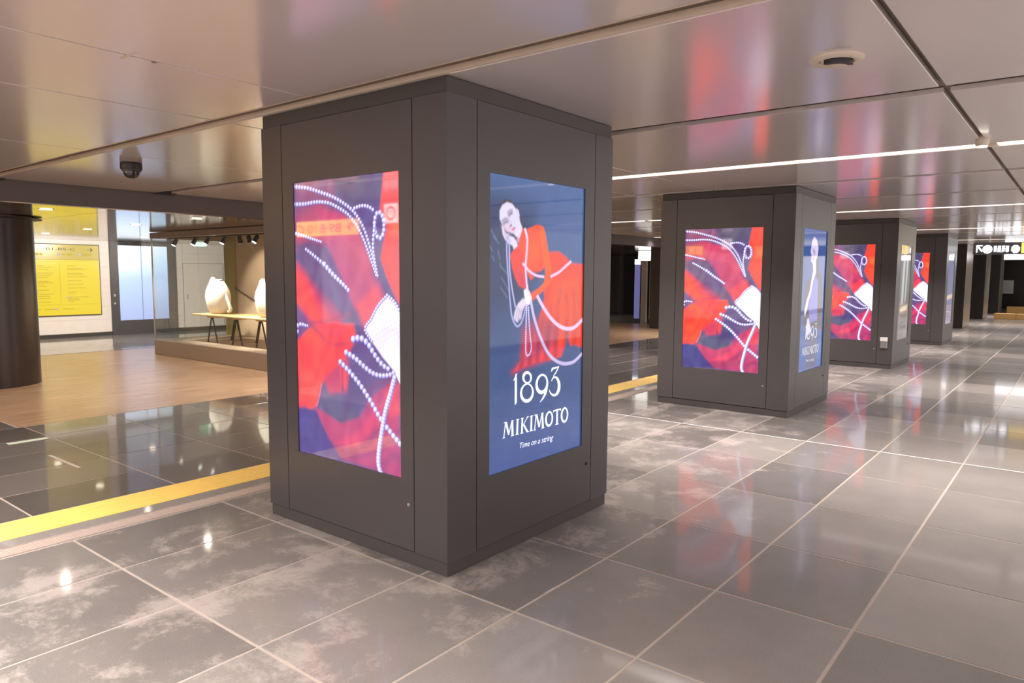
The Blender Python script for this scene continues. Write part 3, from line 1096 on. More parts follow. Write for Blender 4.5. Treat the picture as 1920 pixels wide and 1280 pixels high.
C.poly(P((360, 830), (440, 880), (440, 960), (390, 1030), (300, 1050), (200, 1020), (180, 960), (250, 930), (340, 920)), (72, 66, 100), 0.03, 0.95)
C.poly(P((140, 985), (300, 1045), (420, 1010), (480, 930), (640, 830), (650, 1235), (300, 1190), (210, 1110)), (176, 52, 92), 0.02, 1.0)
C.poly(P((260, 1130), (420, 1060), (500, 970), (560, 940), (520, 1040), (380, 1140)), (204, 58, 90), 0.03, 0.9)
C.poly(P((560, 900), (655, 860), (650, 980), (590, 1000)), (224, 62, 74), 0.03, 0.8)
for a in ((230, 1150, 400, 1140, 520, 1060), (300, 1180, 480, 1150, 640, 1060), (480, 900, 560, 860, 640, 840), (520, 1200, 600, 1150, 650, 1150)):
    C.stroke(P(a[:2], a[2:4], a[4:]), 0.012, (120, 44, 92), 0.7, 0.03)
C.poly(P((30, 1000), (110, 1002), (150, 1010), (220, 1110), (290, 1190), (30, 1185)), (58, 54, 116), 0.015, 1.0)
wx = C.X + 0.12 * (nzA - 0.5)
fold = np.sin((wx * 0.8 + C.Y * 0.55) * 34 + nzA * 5) * 0.5 + np.sin((wx * 0.5 - C.Y * 0.75) * 21 + nzB * 4) * 0.5
dark = np.clip(C.noise(5, 8, 21) * 1.7 - 0.75, 0, 1)
C.img *= (1.10 + 0.12 * fold - 0.25 * dark)[..., None] * np.stack([np.ones_like(dark), 1 + 0.25 * fold, 1 + 0.5 * dark], -1)
C.stroke(P((190, 890), (170, 950), (150, 985)), 0.003, (250, 150, 150), 0.6, 0.006)
# shoulder at the right edge
C.poly(P((604, 46), (700, 44), (680, 570), (650, 540), (600, 450), (570, 380), (590, 320), (606, 250), (575, 190)), (252, 66, 50), 0.012, 1.0)
C.poly(P((625, 210), (690, 210), (686, 290), (630, 290)), (255, 120, 60), 0.04, 0.6)
C.poly(P((590, 330), (690, 330), (676, 560), (610, 440)), (255, 80, 62), 0.04, 0.7)
C.stroke(P((540, 430), (590, 500), (660, 580)), 0.03, (72, 60, 110), 0.85, 0.04)
C.stroke(P((415, 600), (430, 690)), 0.018, (90, 70, 110), 0.8, 0.03)
# cuff of pearls
cuff = P((600, 522), (640, 548), (674, 592), (672, 800), (660, 866), (622, 812), (560, 762), (510, 712), (466, 658), (505, 615), (545, 565))
C.poly(cuff, (236, 232, 255), 0.008)
m_in = C.sd(cuff) < 0.004
th = (np.sin((C.X * 0.94 + C.Y * 0.34) * 150) * np.sin((C.X * -0.34 + C.Y * 0.94) * 150))
fade = np.clip((1.06 - C.v * 1.7), 0.0, 1.0)
C.blend(np.where(m_in, np.clip(-th * 1.2, 0, 1) * 0.8 * fade, 0), (150, 132, 214))
C.blend(np.where(m_in, np.clip((C.u - 0.86) * 6, 0, 1) * np.clip((C.v - 0.56) * 12, 0, 1), 0), (255, 252, 235))
C.pearls(P((600, 522), (545, 565), (505, 615), (466, 658), (510, 712)), 0.011)
C.pearls(P((600, 522), (640, 548), (674, 592)), 0.011)
PR = 0.0165
C.pearls(P((62, 82), (150, 92), (230, 112), (300, 132), (370, 162), (430, 200), (480, 262), (510, 330), (535, 400), (552, 455)), 0.016, 0.011)
C.pearls(P((62, 155), (130, 155), (200, 150), (270, 155), (330, 175), (390, 205), (440, 250), (480, 310), (515, 385), (545, 450)), 0.016, 0.010)
C.pearls(P((430, 182), (470, 174), (510, 178), (545, 196)), 0.013, 0.013, 1.9)
C.pearls([tuple(f1([(570 + 27 * math.cos(a), 252 + 50 * math.sin(a))])[0]) for a in np.linspace(0, 2 * math.pi, 17)], 0.0165, 0.0165, 1.75)
C.pearls(P((542, 255), (530, 330), (537, 390), (552, 455)), 0.014, 0.009)
C.pearls(P((66, 275), (110, 284), (150, 294), (190, 303), (225, 312)), 0.015, 0.010, 1.9)
C.pearls(P((125, 340), (180, 370), (230, 400)), 0.013, 0.016, 2.0)
C.pearls(P((236, 402), (290, 445), (350, 485), (384, 512)), 0.020, 0.015, 1.75)
C.pearls(P((52, 655), (75, 648), (96, 652), (122, 655)), 0.018, 0.010, 1.8)
C.pearls(P((50, 680), (62, 672)), 0.016)
C.pearls(P((395, 700), (440, 695), (480, 715), (520, 760), (560, 795), (600, 812)), 0.024, 0.018, 1.75)
C.pearls(P((350, 755), (400, 775), (450, 805), (500, 830), (550, 838), (600, 832), (622, 822)), 0.021, 0.016, 1.75)
C.pearls(P((312, 795), (370, 835), (430, 885), (490, 950), (540, 1010), (590, 1055), (655, 1108)), 0.020, 0.020, 1.75)
C.stroke(P((626, 842), (600, 905), (566, 982), (542, 1062), (524, 1130), (517, 1190), (530, 1230)), 0.018, (226, 222, 255))
C.pearls(P((626, 842), (600, 905), (566, 982), (542, 1062), (524, 1130), (517, 1190), (530, 1232)), 0.020, 0.020, 1.15)
C.img *= (0.94 + 0.12 * nzB)[..., None]
PEARL = C

# ---- picture 2: reclining woman in an orange red dress (points traced from the photo)
f2 = mapper([(918.9, 324.2), (1097.8, 357.6), (1090.2, 836), (916.4, 889.6)])
k4 = lambda *a: f2([(880 + x * 0.26568, 300 + y * 0.26562) for x, y in a])
k2 = lambda *a: f2([(900 + x * 0.17185, 500 + y * 0.17188) for x, y in a])
C = Canvas(280, (62, 84, 134))
C.blend(np.clip(1 - C.v * 1.6, 0, 1) * 0.55, (70, 104, 160))
C.blend(np.clip((C.v - 0.72) * 3, 0, 1) * 0.6, (84, 100, 166))
C.poly([(-0.1, 0.05), (0.45, 0.1), (0.42, 0.4), (0.15, 0.55), (-0.1, 0.5)], (34, 48, 84), 0.14, 0.85)
C.poly([(0.02, 0.45), (0.55, 0.42), (0.5, 0.72), (0.02, 0.74)], (46, 74, 126), 0.14, 0.8)
for a in (((165, 500), (200, 560)), ((180, 540), (215, 590)), ((210, 640), (225, 700)), ((170, 680), (185, 710)), ((240, 760), (270, 800)), ((235, 830), (285, 920)), ((230, 900), (275, 970)), ((150, 600), (170, 640)), ((225, 730), (232, 760))):
    C.stroke(k4(*a), 0.003, (120, 150, 186), 0.5, 0.006)
# skirt
sk = np.vstack([k4((570, 655), (640, 652), (690, 690), (725, 735), (812, 745)), k2((1130, 890), (1100, 880), (1040, 860), (1000, 870), (960, 780), (945, 860), (900, 980), (820, 1010), (650, 1040), (500, 1090), (360, 1150), (400, 1100), (450, 1030), (480, 850), (500, 690), (620, 740), (670, 520), (715, 340), (700, 240))])
C.poly(sk, (240, 62, 40), 0.012)
C.poly(k2((480, 680), (650, 560), (700, 900), (640, 1040), (360, 1150), (450, 1030)), (176, 44, 92), 0.05, 0.85)
C.poly(k2((700, 560), (860, 620), (860, 820), (740, 960), (650, 900)), (150, 56, 96), 0.05, 0.75)
C.poly(k2((880, 200), (960, 200), (900, 420), (830, 380)), (150, 76, 76), 0.04, 0.7)
C.poly(k2((940, 680), (980, 700), (1000, 860), (960, 790)), (110, 80, 110), 0.03, 0.8)
C.poly(k2((800, 150), (1130, 150), (1130, 620), (880, 640), (760, 420)), (255, 84, 34), 0.06, 0.6)
for a in (((760, 260), (720, 520), (700, 700)), ((860, 380), (850, 560), (870, 720)), ((950, 340), (980, 480), (960, 640)), ((1020, 240), (1050, 480), (1060, 640)), ((800, 440), (780, 560), (790, 700)), ((1090, 420), (1080, 700), (1090, 860))):
    C.stroke(k2(*a), 0.010, (170, 54, 60), 0.6, 0.03)
C.poly(k2((500, 1085), (820, 1010), (900, 960), (930, 870), (820, 870), (720, 960), (520, 1040), (380, 1140)), (214, 50, 78), 0.03, 0.8)
sd_ = np.clip(0.5 - C.sd(sk) / 0.02, 0, 1)
fold = np.sin(C.X * 70 + C.Y * 6 + 6 * C.noise(6, 5, 31)) * np.clip(C.v * 3 - 0.9, 0, 1)
C.img *= (1 - sd_ * (0.02 + 0.22 * fold) * (0.5 + C.noise(5, 7, 32)))[..., None]
# hair, head
C.poly(k4((214, 360), (232, 310), (262, 282), (300, 286), (335, 330), (352, 350), (372, 420), (398, 480), (385, 500), (330, 400), (250, 330)), (54, 40, 52), 0.01)
C.poly(k4((222, 360), (240, 320), (275, 300), (310, 312), (340, 352), (358, 392), (366, 440), (382, 480), (386, 520), (366, 562), (345, 550), (318, 520), (275, 505), (242, 468), (222, 415)), (226, 216, 244), 0.008)
C.poly(k4((342, 345), (356, 360), (364, 400), (352, 410)), (222, 210, 240), 0.006)
C.poly(k4((240, 465), (300, 470), (330, 500), (300, 515), (262, 500)), (222, 176, 200), 0.03, 0.7)
C.stroke(k4((250, 452), (262, 440), (278, 436)), 0.008, (84, 70, 104), 0.9, 0.012)
C.stroke(k4((240, 432), (256, 420), (272, 416)), 0.005, (120, 104, 134), 0.8, 0.008)
C.stroke(k4((288, 392), (298, 382), (308, 376)), 0.008, (88, 74, 110), 0.9, 0.010)
C.stroke(k4((280, 374), (292, 362), (308, 356)), 0.005, (130, 114, 144), 0.8, 0.008)
C.stroke(k4((285, 410), (298, 440), (302, 462)), 0.004, (190, 176, 212), 0.8, 0.008)
C.stroke(k4((296, 470), (304, 462)), 0.005, (110, 84, 116), 0.8, 0.006)
C.poly(k4((304, 498), (318, 478), (330, 476), (334, 486), (320, 502)), (214, 110, 170), 0.006)
C.poly(k4((345, 545), (366, 560), (352, 590), (346, 575)), (206, 170, 196), 0.01)
# hand at the cheek
C.poly(k4((236, 470), (246, 470), (262, 510), (275, 525), (290, 535), (322, 548), (344, 580), (350, 612), (322, 634), (312, 606), (286, 592), (262, 566), (244, 530)), (226, 210, 236), 0.008)
C.stroke(k4((256, 500), (270, 545), (300, 575)), 0.004, (160, 140, 180), 0.6, 0.006)
# bodice and sleeves
C.poly(k4((395, 520), (420, 490), (480, 464), (512, 468), (535, 505), (545, 600), (540, 760), (490, 815), (440, 850), (405, 770), (385, 700), (358, 640), (352, 600), (368, 560), (392, 500)), (252, 74, 34), 0.008)
C.poly(k4((384, 490), (404, 486), (410, 540), (366, 570), (360, 560)), (236, 62, 50), 0.008)
C.poly(k4((440, 790), (530, 790), (480, 860)), (60, 60, 110), 0.015, 0.9)
C.poly(k4((296, 668), (320, 640), (352, 610), (384, 660), (404, 740), (420, 890), (402, 915), (356, 884), (330, 830), (308, 760)), (238, 60, 52), 0.008)
C.poly(k4((330, 780), (400, 800), (410, 905), (360, 880)), (206, 48, 84), 0.03, 0.7)
C.poly(k4((400, 600), (520, 560), (520, 700), (430, 760)), (255, 92, 36), 0.05, 0.7)
C.stroke(k4((508, 560), (516, 640), (512, 740)), 0.008, (180, 50, 60), 0.7, 0.02)
C.poly(k4((506, 468), (530, 478), (545, 520), (562, 620), (586, 740), (592, 850), (566, 890), (500, 952), (446, 998), (432, 952), (500, 905), (536, 868), (545, 800), (524, 650), (508, 560)), (254, 92, 30), 0.008)
C.poly(k4((446, 996), (436, 955), (480, 925), (492, 955)), (240, 70, 50), 0.02, 0.8)
# resting hand and bracelet
C.poly(k2((480, 345), (545, 380), (525, 412), (495, 440), (470, 500), (462, 560), (446, 582), (436, 560), (430, 600), (412, 604), (402, 590), (388, 580), (378, 556), (392, 480), (424, 405)), (226, 210, 232), 0.008)
for a in (((400, 580), (412, 500), (430, 450)), ((424, 590), (432, 520), (448, 460)), ((448, 575), (452, 510), (468, 470))):
    C.stroke(k2(*a), 0.004, (150, 130, 176), 0.7, 0.006)
C.poly(k2((490, 260), (520, 240), (550, 270), (575, 340), (568, 395), (535, 425), (508, 380), (495, 320)), (246, 240, 255), 0.008)
PK = dict(hi=(244, 236, 255), mid=(226, 206, 246), lo=(170, 140, 220))
C.stroke(k4((276, 540), (272, 620), (276, 740), (285, 850), (295, 990), (310, 1110), (345, 1172), (380, 1135), (406, 1040)), 0.006, (170, 174, 232))
C.stroke(k4((284, 525), (290, 620), (292, 760), (308, 900), (332, 1035)), 0.006, (180, 184, 236))
C.stroke(k4((402, 495), (416, 560), (413, 650), (406, 760), (414, 880), (424, 955)), 0.0095, (244, 214, 250))
C.stroke(k4((414, 560), (414, 650), (410, 760), (416, 880)), 0.002, (180, 90, 140), 0.9)
C.stroke(k4((388, 735), (430, 785), (480, 818), (532, 828)), 0.008, (246, 200, 244))
C.stroke(k4((586, 826), (640, 798), (690, 755), (724, 726)), 0.009, (248, 200, 244))
C.stroke(k2((640, 330), (700, 440), (780, 560), (860, 640), (940, 680), (1020, 680), (1080, 640), (1130, 588)), 0.0125, (240, 198, 240))
C.stroke(k2((568, 385), (600, 550), (660, 740), (740, 920), (820, 1015), (920, 1062), (1020, 1050), (1080, 1005), (1122, 960)), 0.0115, (206, 192, 240))
C.pearls(k2((522, 430), (516, 600), (512, 800), (512, 930), (530, 970), (560, 940), (572, 880), (560, 760), (548, 600), (540, 430)), 0.0075, **PK)
C.img *= (0.95 + 0.1 * C.noise(12, 20, 5))[..., None]
LADY = C

# ---- picture 3: pale woman in a dark jacket
f3 = mapper([(115, 95), (288, 130), (245, 1150), (70, 1195)])
q3 = lambda *a: f3(a)
C = Canvas(160, (52, 84, 150))
C.blend(np.clip(C.v * 1.2 - 0.7, 0, 1) * 0.8, (92, 128, 190))
C.poly(q3((150, 900), (220, 880), (200, 1160), (120, 1180)), (96, 92, 118), 0.06, 0.8)
C.poly(q3((215, 190), (228, 230), (222, 420), (250, 480), (180, 470), (180, 240)), (74, 66, 84), 0.03)
C.poly(q3((132, 500), (175, 465), (205, 460), (248, 485), (256, 620), (248, 880), (200, 860), (110, 840), (112, 700)), (78, 70, 88), 0.02)
C.poly(q3((165, 540), (205, 470), (222, 500), (214, 800), (160, 820), (150, 700)), (122, 118, 192), 0.03)
C.poly(q3((176, 200), (192, 165), (212, 190), (224, 250), (218, 310), (206, 345), (206, 440), (186, 500), (168, 600), (152, 650), (140, 720), (122, 770), (118, 730), (138, 640), (160, 570), (172, 490), (184, 430), (182, 370), (168, 350), (172, 300), (166, 280)), (216, 204, 240), 0.012)
C.stroke(q3((186, 270), (196, 290)), 0.02, (120, 106, 140), 0.8, 0.03)
C.stroke(q3((176, 330), (190, 330)), 0.02, (190, 130, 160), 0.8, 0.03)
C.poly(q3((140, 790), (152, 780), (170, 880), (132, 930)), (214, 206, 240), 0.02)
JACKET = C

# ---- pictures 4 and 5: far pillar screens; in the first, reflections are painted as pale blocks
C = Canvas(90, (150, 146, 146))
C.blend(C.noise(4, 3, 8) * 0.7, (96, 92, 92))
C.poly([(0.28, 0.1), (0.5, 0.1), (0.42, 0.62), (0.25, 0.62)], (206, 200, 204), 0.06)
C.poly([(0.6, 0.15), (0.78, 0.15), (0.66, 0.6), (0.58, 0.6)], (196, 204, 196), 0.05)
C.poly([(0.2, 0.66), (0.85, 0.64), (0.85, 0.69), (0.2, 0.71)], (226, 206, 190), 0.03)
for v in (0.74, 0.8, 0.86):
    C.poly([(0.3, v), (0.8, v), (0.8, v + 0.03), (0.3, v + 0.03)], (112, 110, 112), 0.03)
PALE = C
C = Canvas(90, (128, 126, 158))
C.blend(np.clip(C.v, 0, 1) * 0.5, (160, 156, 180))
C.poly([(0.0, 0.60), (1, 0.58), (1, 0.64), (0, 0.66)], (226, 196, 180), 0.03)
C.poly([(0.1, 0.0), (0.9, 0.0), (0.9, 0.1), (0.1, 0.1)], (190, 190, 210), 0.03)
LILAC = C

# ---- lettering: strokes traced in a 1209 x 1280 crop of the poster
k6 = lambda pts: f2([(920 + x * 0.14061, 680 + y * 0.14063) for x, y in pts])
TQ = [(186, 785), (1046, 588), (1046, 790), (176, 992)]     # corners of the brand line


def quad(Q, u, v):
    a, b, c, d = [np.array(q, float) for q in Q]
    return (a * (1 - u) + b * u) * (1 - v) + (d * (1 - u) + c * u) * v


def ribbon(pts):
    """(x, y, half width) -> closed outline."""
    p = np.array([q[:2] for q in pts], float)
    w = np.array([q[2] for q in pts], float)
    t = np.gradient(p, axis=0)
    t /= np.linalg.norm(t, axis=1)[:, None] + 1e-9
    nn = np.c_[-t[:, 1], t[:, 0]] * w[:, None] * 0.86
    return p + nn, p - nn


def smooth3(pts, n=6):
    s = spline(np.array([q[:2] for q in pts], float), n)
    w = np.interp(np.linspace(0, len(pts) - 1, len(s)), range(len(pts)), [q[2] for q in pts])
    return [(x, y, ww) for (x, y), ww in zip(s, w)]


LET = []    # strips in uv: (array A, array B, closed); GLYPH marks where each letter starts
GLYPH = []


def add_ribbon(pts, fn, sm=True):
    a, b = ribbon(smooth3(pts) if sm else pts)
    LET.append((fn(a), fn(b), False))


def add_ring(co, ro, ci, ri, fn, tilt=0.0):
    a = np.linspace(0, 2 * math.pi, 41)[:-1]

    def E(c, r):
        x, y = r[0] * np.cos(a), r[1] * np.sin(a)
        return np.c_[c[0] + x * math.cos(tilt) - y * math.sin(tilt), c[1] + x * math.sin(tilt) + y * math.cos(tilt)]
    LET.append((fn(E(co, ro)), fn(E(ci, ri)), True))


# 1893
GLYPH.append(len(LET))
add_ribbon([(347, 140, 4), (347, 200, 16), (346, 380, 17), (345, 520, 17), (336, 551, 4)], k6, False)
add_ribbon([(314, 234, 3), (338, 195, 11), (360, 140, 6)], k6, False)
GLYPH.append(len(LET))
add_ring((497, 192), (64, 84), (500, 200), (39, 54), k6, -0.05)
add_ring((494, 398), (91, 130), (496, 385), (66, 98), k6, 0.08)
GLYPH.append(len(LET))
add_ring((693, 283), (84, 136), (697, 272), (58, 98), k6, 0.1)
add_ribbon([(768, 230, 4), (764, 310, 12), (745, 395, 16), (712, 465, 13), (668, 526, 3)], k6)
GLYPH.append(len(LET))
add_ribbon([(818, 122, 2), (838, 82, 17), (880, 70, 12), (925, 52, 3)], k6, False)
add_ribbon([(918, 60, 7), (884, 130, 8), (846, 186, 5)], k6, False)
add_ribbon([(822, 250, 3), (846, 205, 10), (886, 200, 16), (920, 262, 20), (922, 350, 21), (892, 418, 20), (850, 434, 17), (812, 408, 10), (792, 362, 3)], k6)
# MIKIMOTO
tf = lambda pts: k6([quad(TQ, x, y) for x, y in pts])


def cell(x0, x1):
    return lambda pts: tf([(x0 + (x1 - x0) * x, y) for x, y in pts])


def serif(c, x, y, w=0.16, h=0.022):
    LET.append((c([(x - w, y - h), (x + w, y - h)]), c([(x - w, y + h), (x + w, y + h)]), False))


def stem(c, p0, p1, w0, w1=None):
    w1 = w0 if w1 is None else w1
    LET.append((c([(p0[0] - w0, p0[1]), (p1[0] - w1, p1[1])]), c([(p0[0] + w0, p0[1]), (p1[0] + w1, p1[1])]), False))


for x0, x1 in ((0.0, 0.16), (0.475, 0.625)):
    c = cell(x0, x1)
    GLYPH.append(len(LET))
    stem(c, (0.16, 0.0), (0.06, 1.0), 0.035, 0.04)
    stem(c, (0.2, 0.0), (0.52, 0.86), 0.10, 0.07)
    stem(c, (0.80, 0.0), (0.52, 0.86), 0.04, 0.04)
    stem(c, (0.82, 0.0), (0.90, 1.0), 0.075, 0.10)
    serif(c, 0.10, 0.02, 0.10); serif(c, 0.06, 0.99, 0.12); serif(c, 0.90, 0.99, 0.15); serif(c, 0.84, 0.02, 0.1)
for x0, x1 in ((0.185, 0.243), (0.402, 0.458)):
    c = cell(x0, x1)
    GLYPH.append(len(LET))
    stem(c, (0.5, 0.0), (0.5, 1.0), 0.22, 0.24)
    serif(c, 0.5, 0.02, 0.42); serif(c, 0.5, 0.98, 0.44)
c = cell(0.268, 0.388)
GLYPH.append(len(LET))
stem(c, (0.16, 0.0), (0.16, 1.0), 0.10, 0.11)
serif(c, 0.16, 0.02, 0.18); serif(c, 0.16, 0.98, 0.20)
stem(c, (0.86, 0.0), (0.24, 0.52), 0.05, 0.05)
stem(c, (0.32, 0.42), (0.90, 1.0), 0.10, 0.12)
serif(c, 0.86, 0.02, 0.14); serif(c, 0.90, 0.98, 0.16)
c = cell(0.77, 0.886)
GLYPH.append(len(LET))
stem(c, (0.5, 0.0), (0.5, 1.0), 0.10, 0.12)
LET.append((c([(0.0, 0.0), (1.0, 0.0)]), c([(0.02, 0.09), (0.98, 0.09)]), False))
serif(c, 0.5, 0.98, 0.22); serif(c, 0.03, 0.09, 0.04, 0.06); serif(c, 0.97, 0.09, 0.04, 0.06)
for x0, x1 in ((0.642, 0.766), (0.885, 1.0)):
    c = cell(x0, x1)
    GLYPH.append(len(LET))
    add_ring((0.5, 0.5), (0.5, 0.51), (0.52, 0.49), (0.30, 0.38), c)

TAG = [(398, 1060), (850, 952), (846, 1052), (404, 1152)]


def letter_meshes(plane, m):
    """Flat meshes, one per glyph of the poster, at plane(u, v); the tagline is one fine script line."""
    out = []
    for g0, g1 in zip(GLYPH, GLYPH[1:] + [len(LET)]):
        verts, faces = [], []
        for A, Bq, closed in LET[g0:g1]:
            n0, n = len(verts), len(A)
            for a, b in zip(A, Bq):
                verts += [tuple(float(q) for q in plane(a[0], a[1])), tuple(float(q) for q in plane(b[0], b[1]))]
            for i in range(n if closed else n - 1):
                j = (i + 1) % n
                faces.append((n0 + 2 * i, n0 + 2 * i + 1, n0 + 2 * j + 1, n0 + 2 * j))
        me = bpy.data.meshes.new('letter')
        me.from_pydata(verts, [], faces)
        me.materials.append(m)
        out.append(('letter', me))

    def fn(a, b):
        uv = k6([quad(TAG, a, 1 - b)])[0]
        return Vector([float(q) for q in plane(uv[0], uv[1])])
    out.append(('script_line', map_text(text_mesh('Time on a string', m, 0.35), fn)))
    return out


M_letter = emis('screen_lettering', rgb(236, 244, 255), 1.0)
M_letter2 = emis('screen_lettering_dim', rgb(206, 206, 214), 0.7)

# ------------------------------------------------------------------ advertising pillars
PXC, PYC = -2.5565, 2.6805
PA, PB = 1.628, 1.619
G1, G2, R1, R2 = 0.249, 1.415, 0.233, 1.403
SL1, SL2, SR1, SR2 = 0.353, 1.301, 0.3405, 1.288
ZT, ZB = 2.156, 0.478
Z1, Z2 = 0.078, 2.517
T = 0.022


def front_plane(d=0.010):
    return lambda u, v: (-SL2 + (SL2 - SL1) * u, np.zeros_like(u) + d if np.ndim(u) else d, ZT + (ZB - ZT) * v)


def right_plane(d=-0.010):
    return lambda u, v: (np.zeros_like(u) + d if np.ndim(u) else d, SR1 + (SR2 - SR1) * u, ZT + (ZB - ZT) * v)


mesh_pearl = PEARL.mesh('screen', front_plane(), M_scr)
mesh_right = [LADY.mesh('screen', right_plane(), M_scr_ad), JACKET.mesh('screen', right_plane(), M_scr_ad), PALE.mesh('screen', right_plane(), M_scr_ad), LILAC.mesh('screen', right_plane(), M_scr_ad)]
mesh_let = letter_meshes(right_plane(-0.0085), M_letter)


def door_mesh(axis, a0, a1, s0, s1, hole=True):
    """Door skin with a rectangular opening; axis 'f' = front face (x runs to -x), 'r' = right face."""
    mb = MB()
    rects = [(a0, s0, Z1 + 0.004, Z2 - 0.002), (s1, a1, Z1 + 0.004, Z2 - 0.002), (s0, s1, Z1 + 0.004, ZB), (s0, s1, ZT, Z2 - 0.002)] if hole else [(a0, a1, Z1 + 0.004, Z2 - 0.002)]
    for p, q, za, zb in rects:
        if axis == 'f':
            mb.box(-q, -p, 0.0, T, za, zb)
        else:
            mb.box(-T, 0.0, p, q, za, zb)
    if hole:
        bmesh.ops.remove_doubles(mb.bm, verts=mb.bm.verts[:], dist=1e-5)
        # drop interior walls left between the four strips
        seen_f = {}
        for f in mb.bm.faces:
            seen_f.setdefault(tuple(sorted(round(c, 4) for v in f.verts for c in v.co)), []).append(f)
        kill = [f for fs in seen_f.values() if len(fs) > 1 for f in fs]
        bmesh.ops.delete(mb.bm, geom=kill, context='FACES')
    return mb.mesh('door_panel', M_clad)


g = 0.003
dm_f = door_mesh('f', G1 + g, G2 - g, SL1, SL2)
dm_r = door_mesh('r', R1 + g, R2 - g, SR1, SR2)
dm_f0 = door_mesh('f', G1 + g, G2 - g, SL1, SL2, False)
dm_r0 = door_mesh('r', R1 + g, R2 - g, SR1, SR2, False)
core_m = MB().box(-PA + 0.024, -0.024, 0.024, PB - 0.024, 0.001, H - 0.005).mesh('core', M_core)
EI = 0.007
head_m = MB().box(-PA + EI, -EI, EI, PB - EI, Z2 + 0.001, H - 0.004, 0.002).mesh('header', M_clad2)
EP = 0.008
plin_m = MB().box(-PA + EP, -EP, EP, PB - EP, 0.0, Z1 - 0.001, 0.002).mesh('plinth', M_clad2)
cA = MB().prism([(0, 0), (0, R1 - g), (-T, R1 - g), (-T, T), (-G1 + g, T), (-G1 + g, 0)], 'z', Z1, Z2).mesh('corner_panel', M_clad)
cB = MB().prism([(-PA, 0), (-G2 - g, 0), (-G2 - g, T), (-PA + T, T), (-PA + T, 0.22), (-PA, 0.22)], 'z', Z1, Z2).mesh('corner_panel', M_clad)
cC = MB().prism([(0, R2 + g), (0, PB), (-0.22, PB), (-0.22, PB - T), (-T, PB - T), (-T, R2 + g)], 'z', Z1, Z2).mesh('corner_panel', M_clad)
cD = MB().prism([(-PA, PB), (-PA, PB - 0.22), (-PA + T, PB - 0.22), (-PA + T, PB - T), (-PA + 0.22, PB - T), (-PA + 0.22, PB)], 'z', Z1, Z2).mesh('corner_panel', M_clad)
bk = MB().box(-PA + 0.226, -0.226, PB - T, PB, Z1 + 0.004, Z2 - 0.002).mesh('rear_panel', M_clad)
lf = MB().box(-PA, -PA + T, 0.226, PB - 0.226, Z1 + 0.004, Z2 - 0.002).mesh('side_panel', M_clad)
lock_f = MB().tube((0, 0.0, 0), (0, -0.006, 0), 0.011, 0.010, 14).tube((0, -0.006, 0), (0, -0.009, 0), 0.006, 0.006, 10).mesh('lock', M_steel)
lock_r = MB().tube((0.0, 0, 0), (0.006, 0, 0), 0.011, 0.010, 14).tube((0.006, 0, 0), (0.009, 0, 0), 0.006, 0.006, 10).mesh('lock', M_black)

far_f = MB().box(-PA - 0.004, 0.004, -0.006, -0.001, 0.02, H - 0.006, 0.001).mesh('front_panel', M_far)
far_r = MB().box(0.001, 0.006, 0.0, PB + 0.004, 0.02, H - 0.006, 0.001).mesh('flank_panel', mat('flank_sheen', rgb(158, 150, 136), rough=0.28, metal=0.6))  # grazing reflections put into the flank colour as a paler tone
PLAB = ['nearest dark pillar with a red pearl screen and a screen reading 1893', 'second dark pillar, poster screen showing a pale figure in a dark jacket',
        'third dark pillar with a small silver box on its front', 'fourth dark pillar, its pearl screen half hidden by the third',
        'fifth pillar, plain dark front without a screen', 'sixth pillar far down the row, plain dark slab', 'last and farthest dark pillar of the row']
PPOS = [(PXC, PYC + PER * k) for k in range(4)] + [(-2.93, 26.1), (-3.0, 32.4), (-2.95, 37.7)]
pillars = []
for k, (x, y) in enumerate(PPOS):
    p = empty('advertising_pillar' if k < 4 else 'dark_pillar', (x, y, 0), PLAB[k], 'pillar', 'row of dark pillars', 'thing')
    pillars.append(p)
    obj('core', core_m, p)
    obj('header', head_m, p)
    obj('plinth', plin_m, p)
    for cm in (cA, cB, cC, cD):
        obj('corner_panel', cm, p)
    obj('rear_panel', bk, p)
    obj('side_panel', lf, p)
    if k < 4:
        df, dr = obj('door_panel', dm_f, p), obj('door_panel', dm_r, p)
        obj('lock', lock_f, df, (-0.29, 0, 0.34))
        obj('lock', lock_r, dr, (0, 1.345, 0.345))
        s1 = obj('screen', mesh_pearl, p)
        s1['label'] = 'lit screen showing white pearl strings over red cloth'
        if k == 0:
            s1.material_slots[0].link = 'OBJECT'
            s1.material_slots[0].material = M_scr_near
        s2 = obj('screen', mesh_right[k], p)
        s2['label'] = ('lit screen showing a woman in an orange red dress with pearl strings', 'lit blue screen showing a pale figure in a dark jacket', 'grey screen with pale reflections painted into the picture', 'lilac grey screen')[k]
        if k < 2:
            for nm, me in mesh_let:
                lt = obj(nm, me, s2)
                if nm == 'script_line':
                    lt['kind'] = 'stuff'
                if k == 1:
                    lt.material_slots[0].link = 'OBJECT'
                    lt.material_slots[0].material = M_letter2
    else:
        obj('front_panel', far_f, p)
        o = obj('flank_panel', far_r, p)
        o['label'] = 'pillar flank with its grazing sheen put into the pale colour'

# silver box on the third pillar
t = empty('silver_box', (PXC - 0.135, PYC + 2 * PER - 0.001, 0.36), 'small silver box fixed to the front of the third pillar', 'box')
MB().box(-0.055, 0.055, -0.03, 0.0, 0.0, 0.115, 0.004).build('box_body', M_steel, t)
MB().box(-0.058, 0.058, -0.042, 0.0, 0.118, 0.19, 0.005).build('box_lid', M_paper, t)

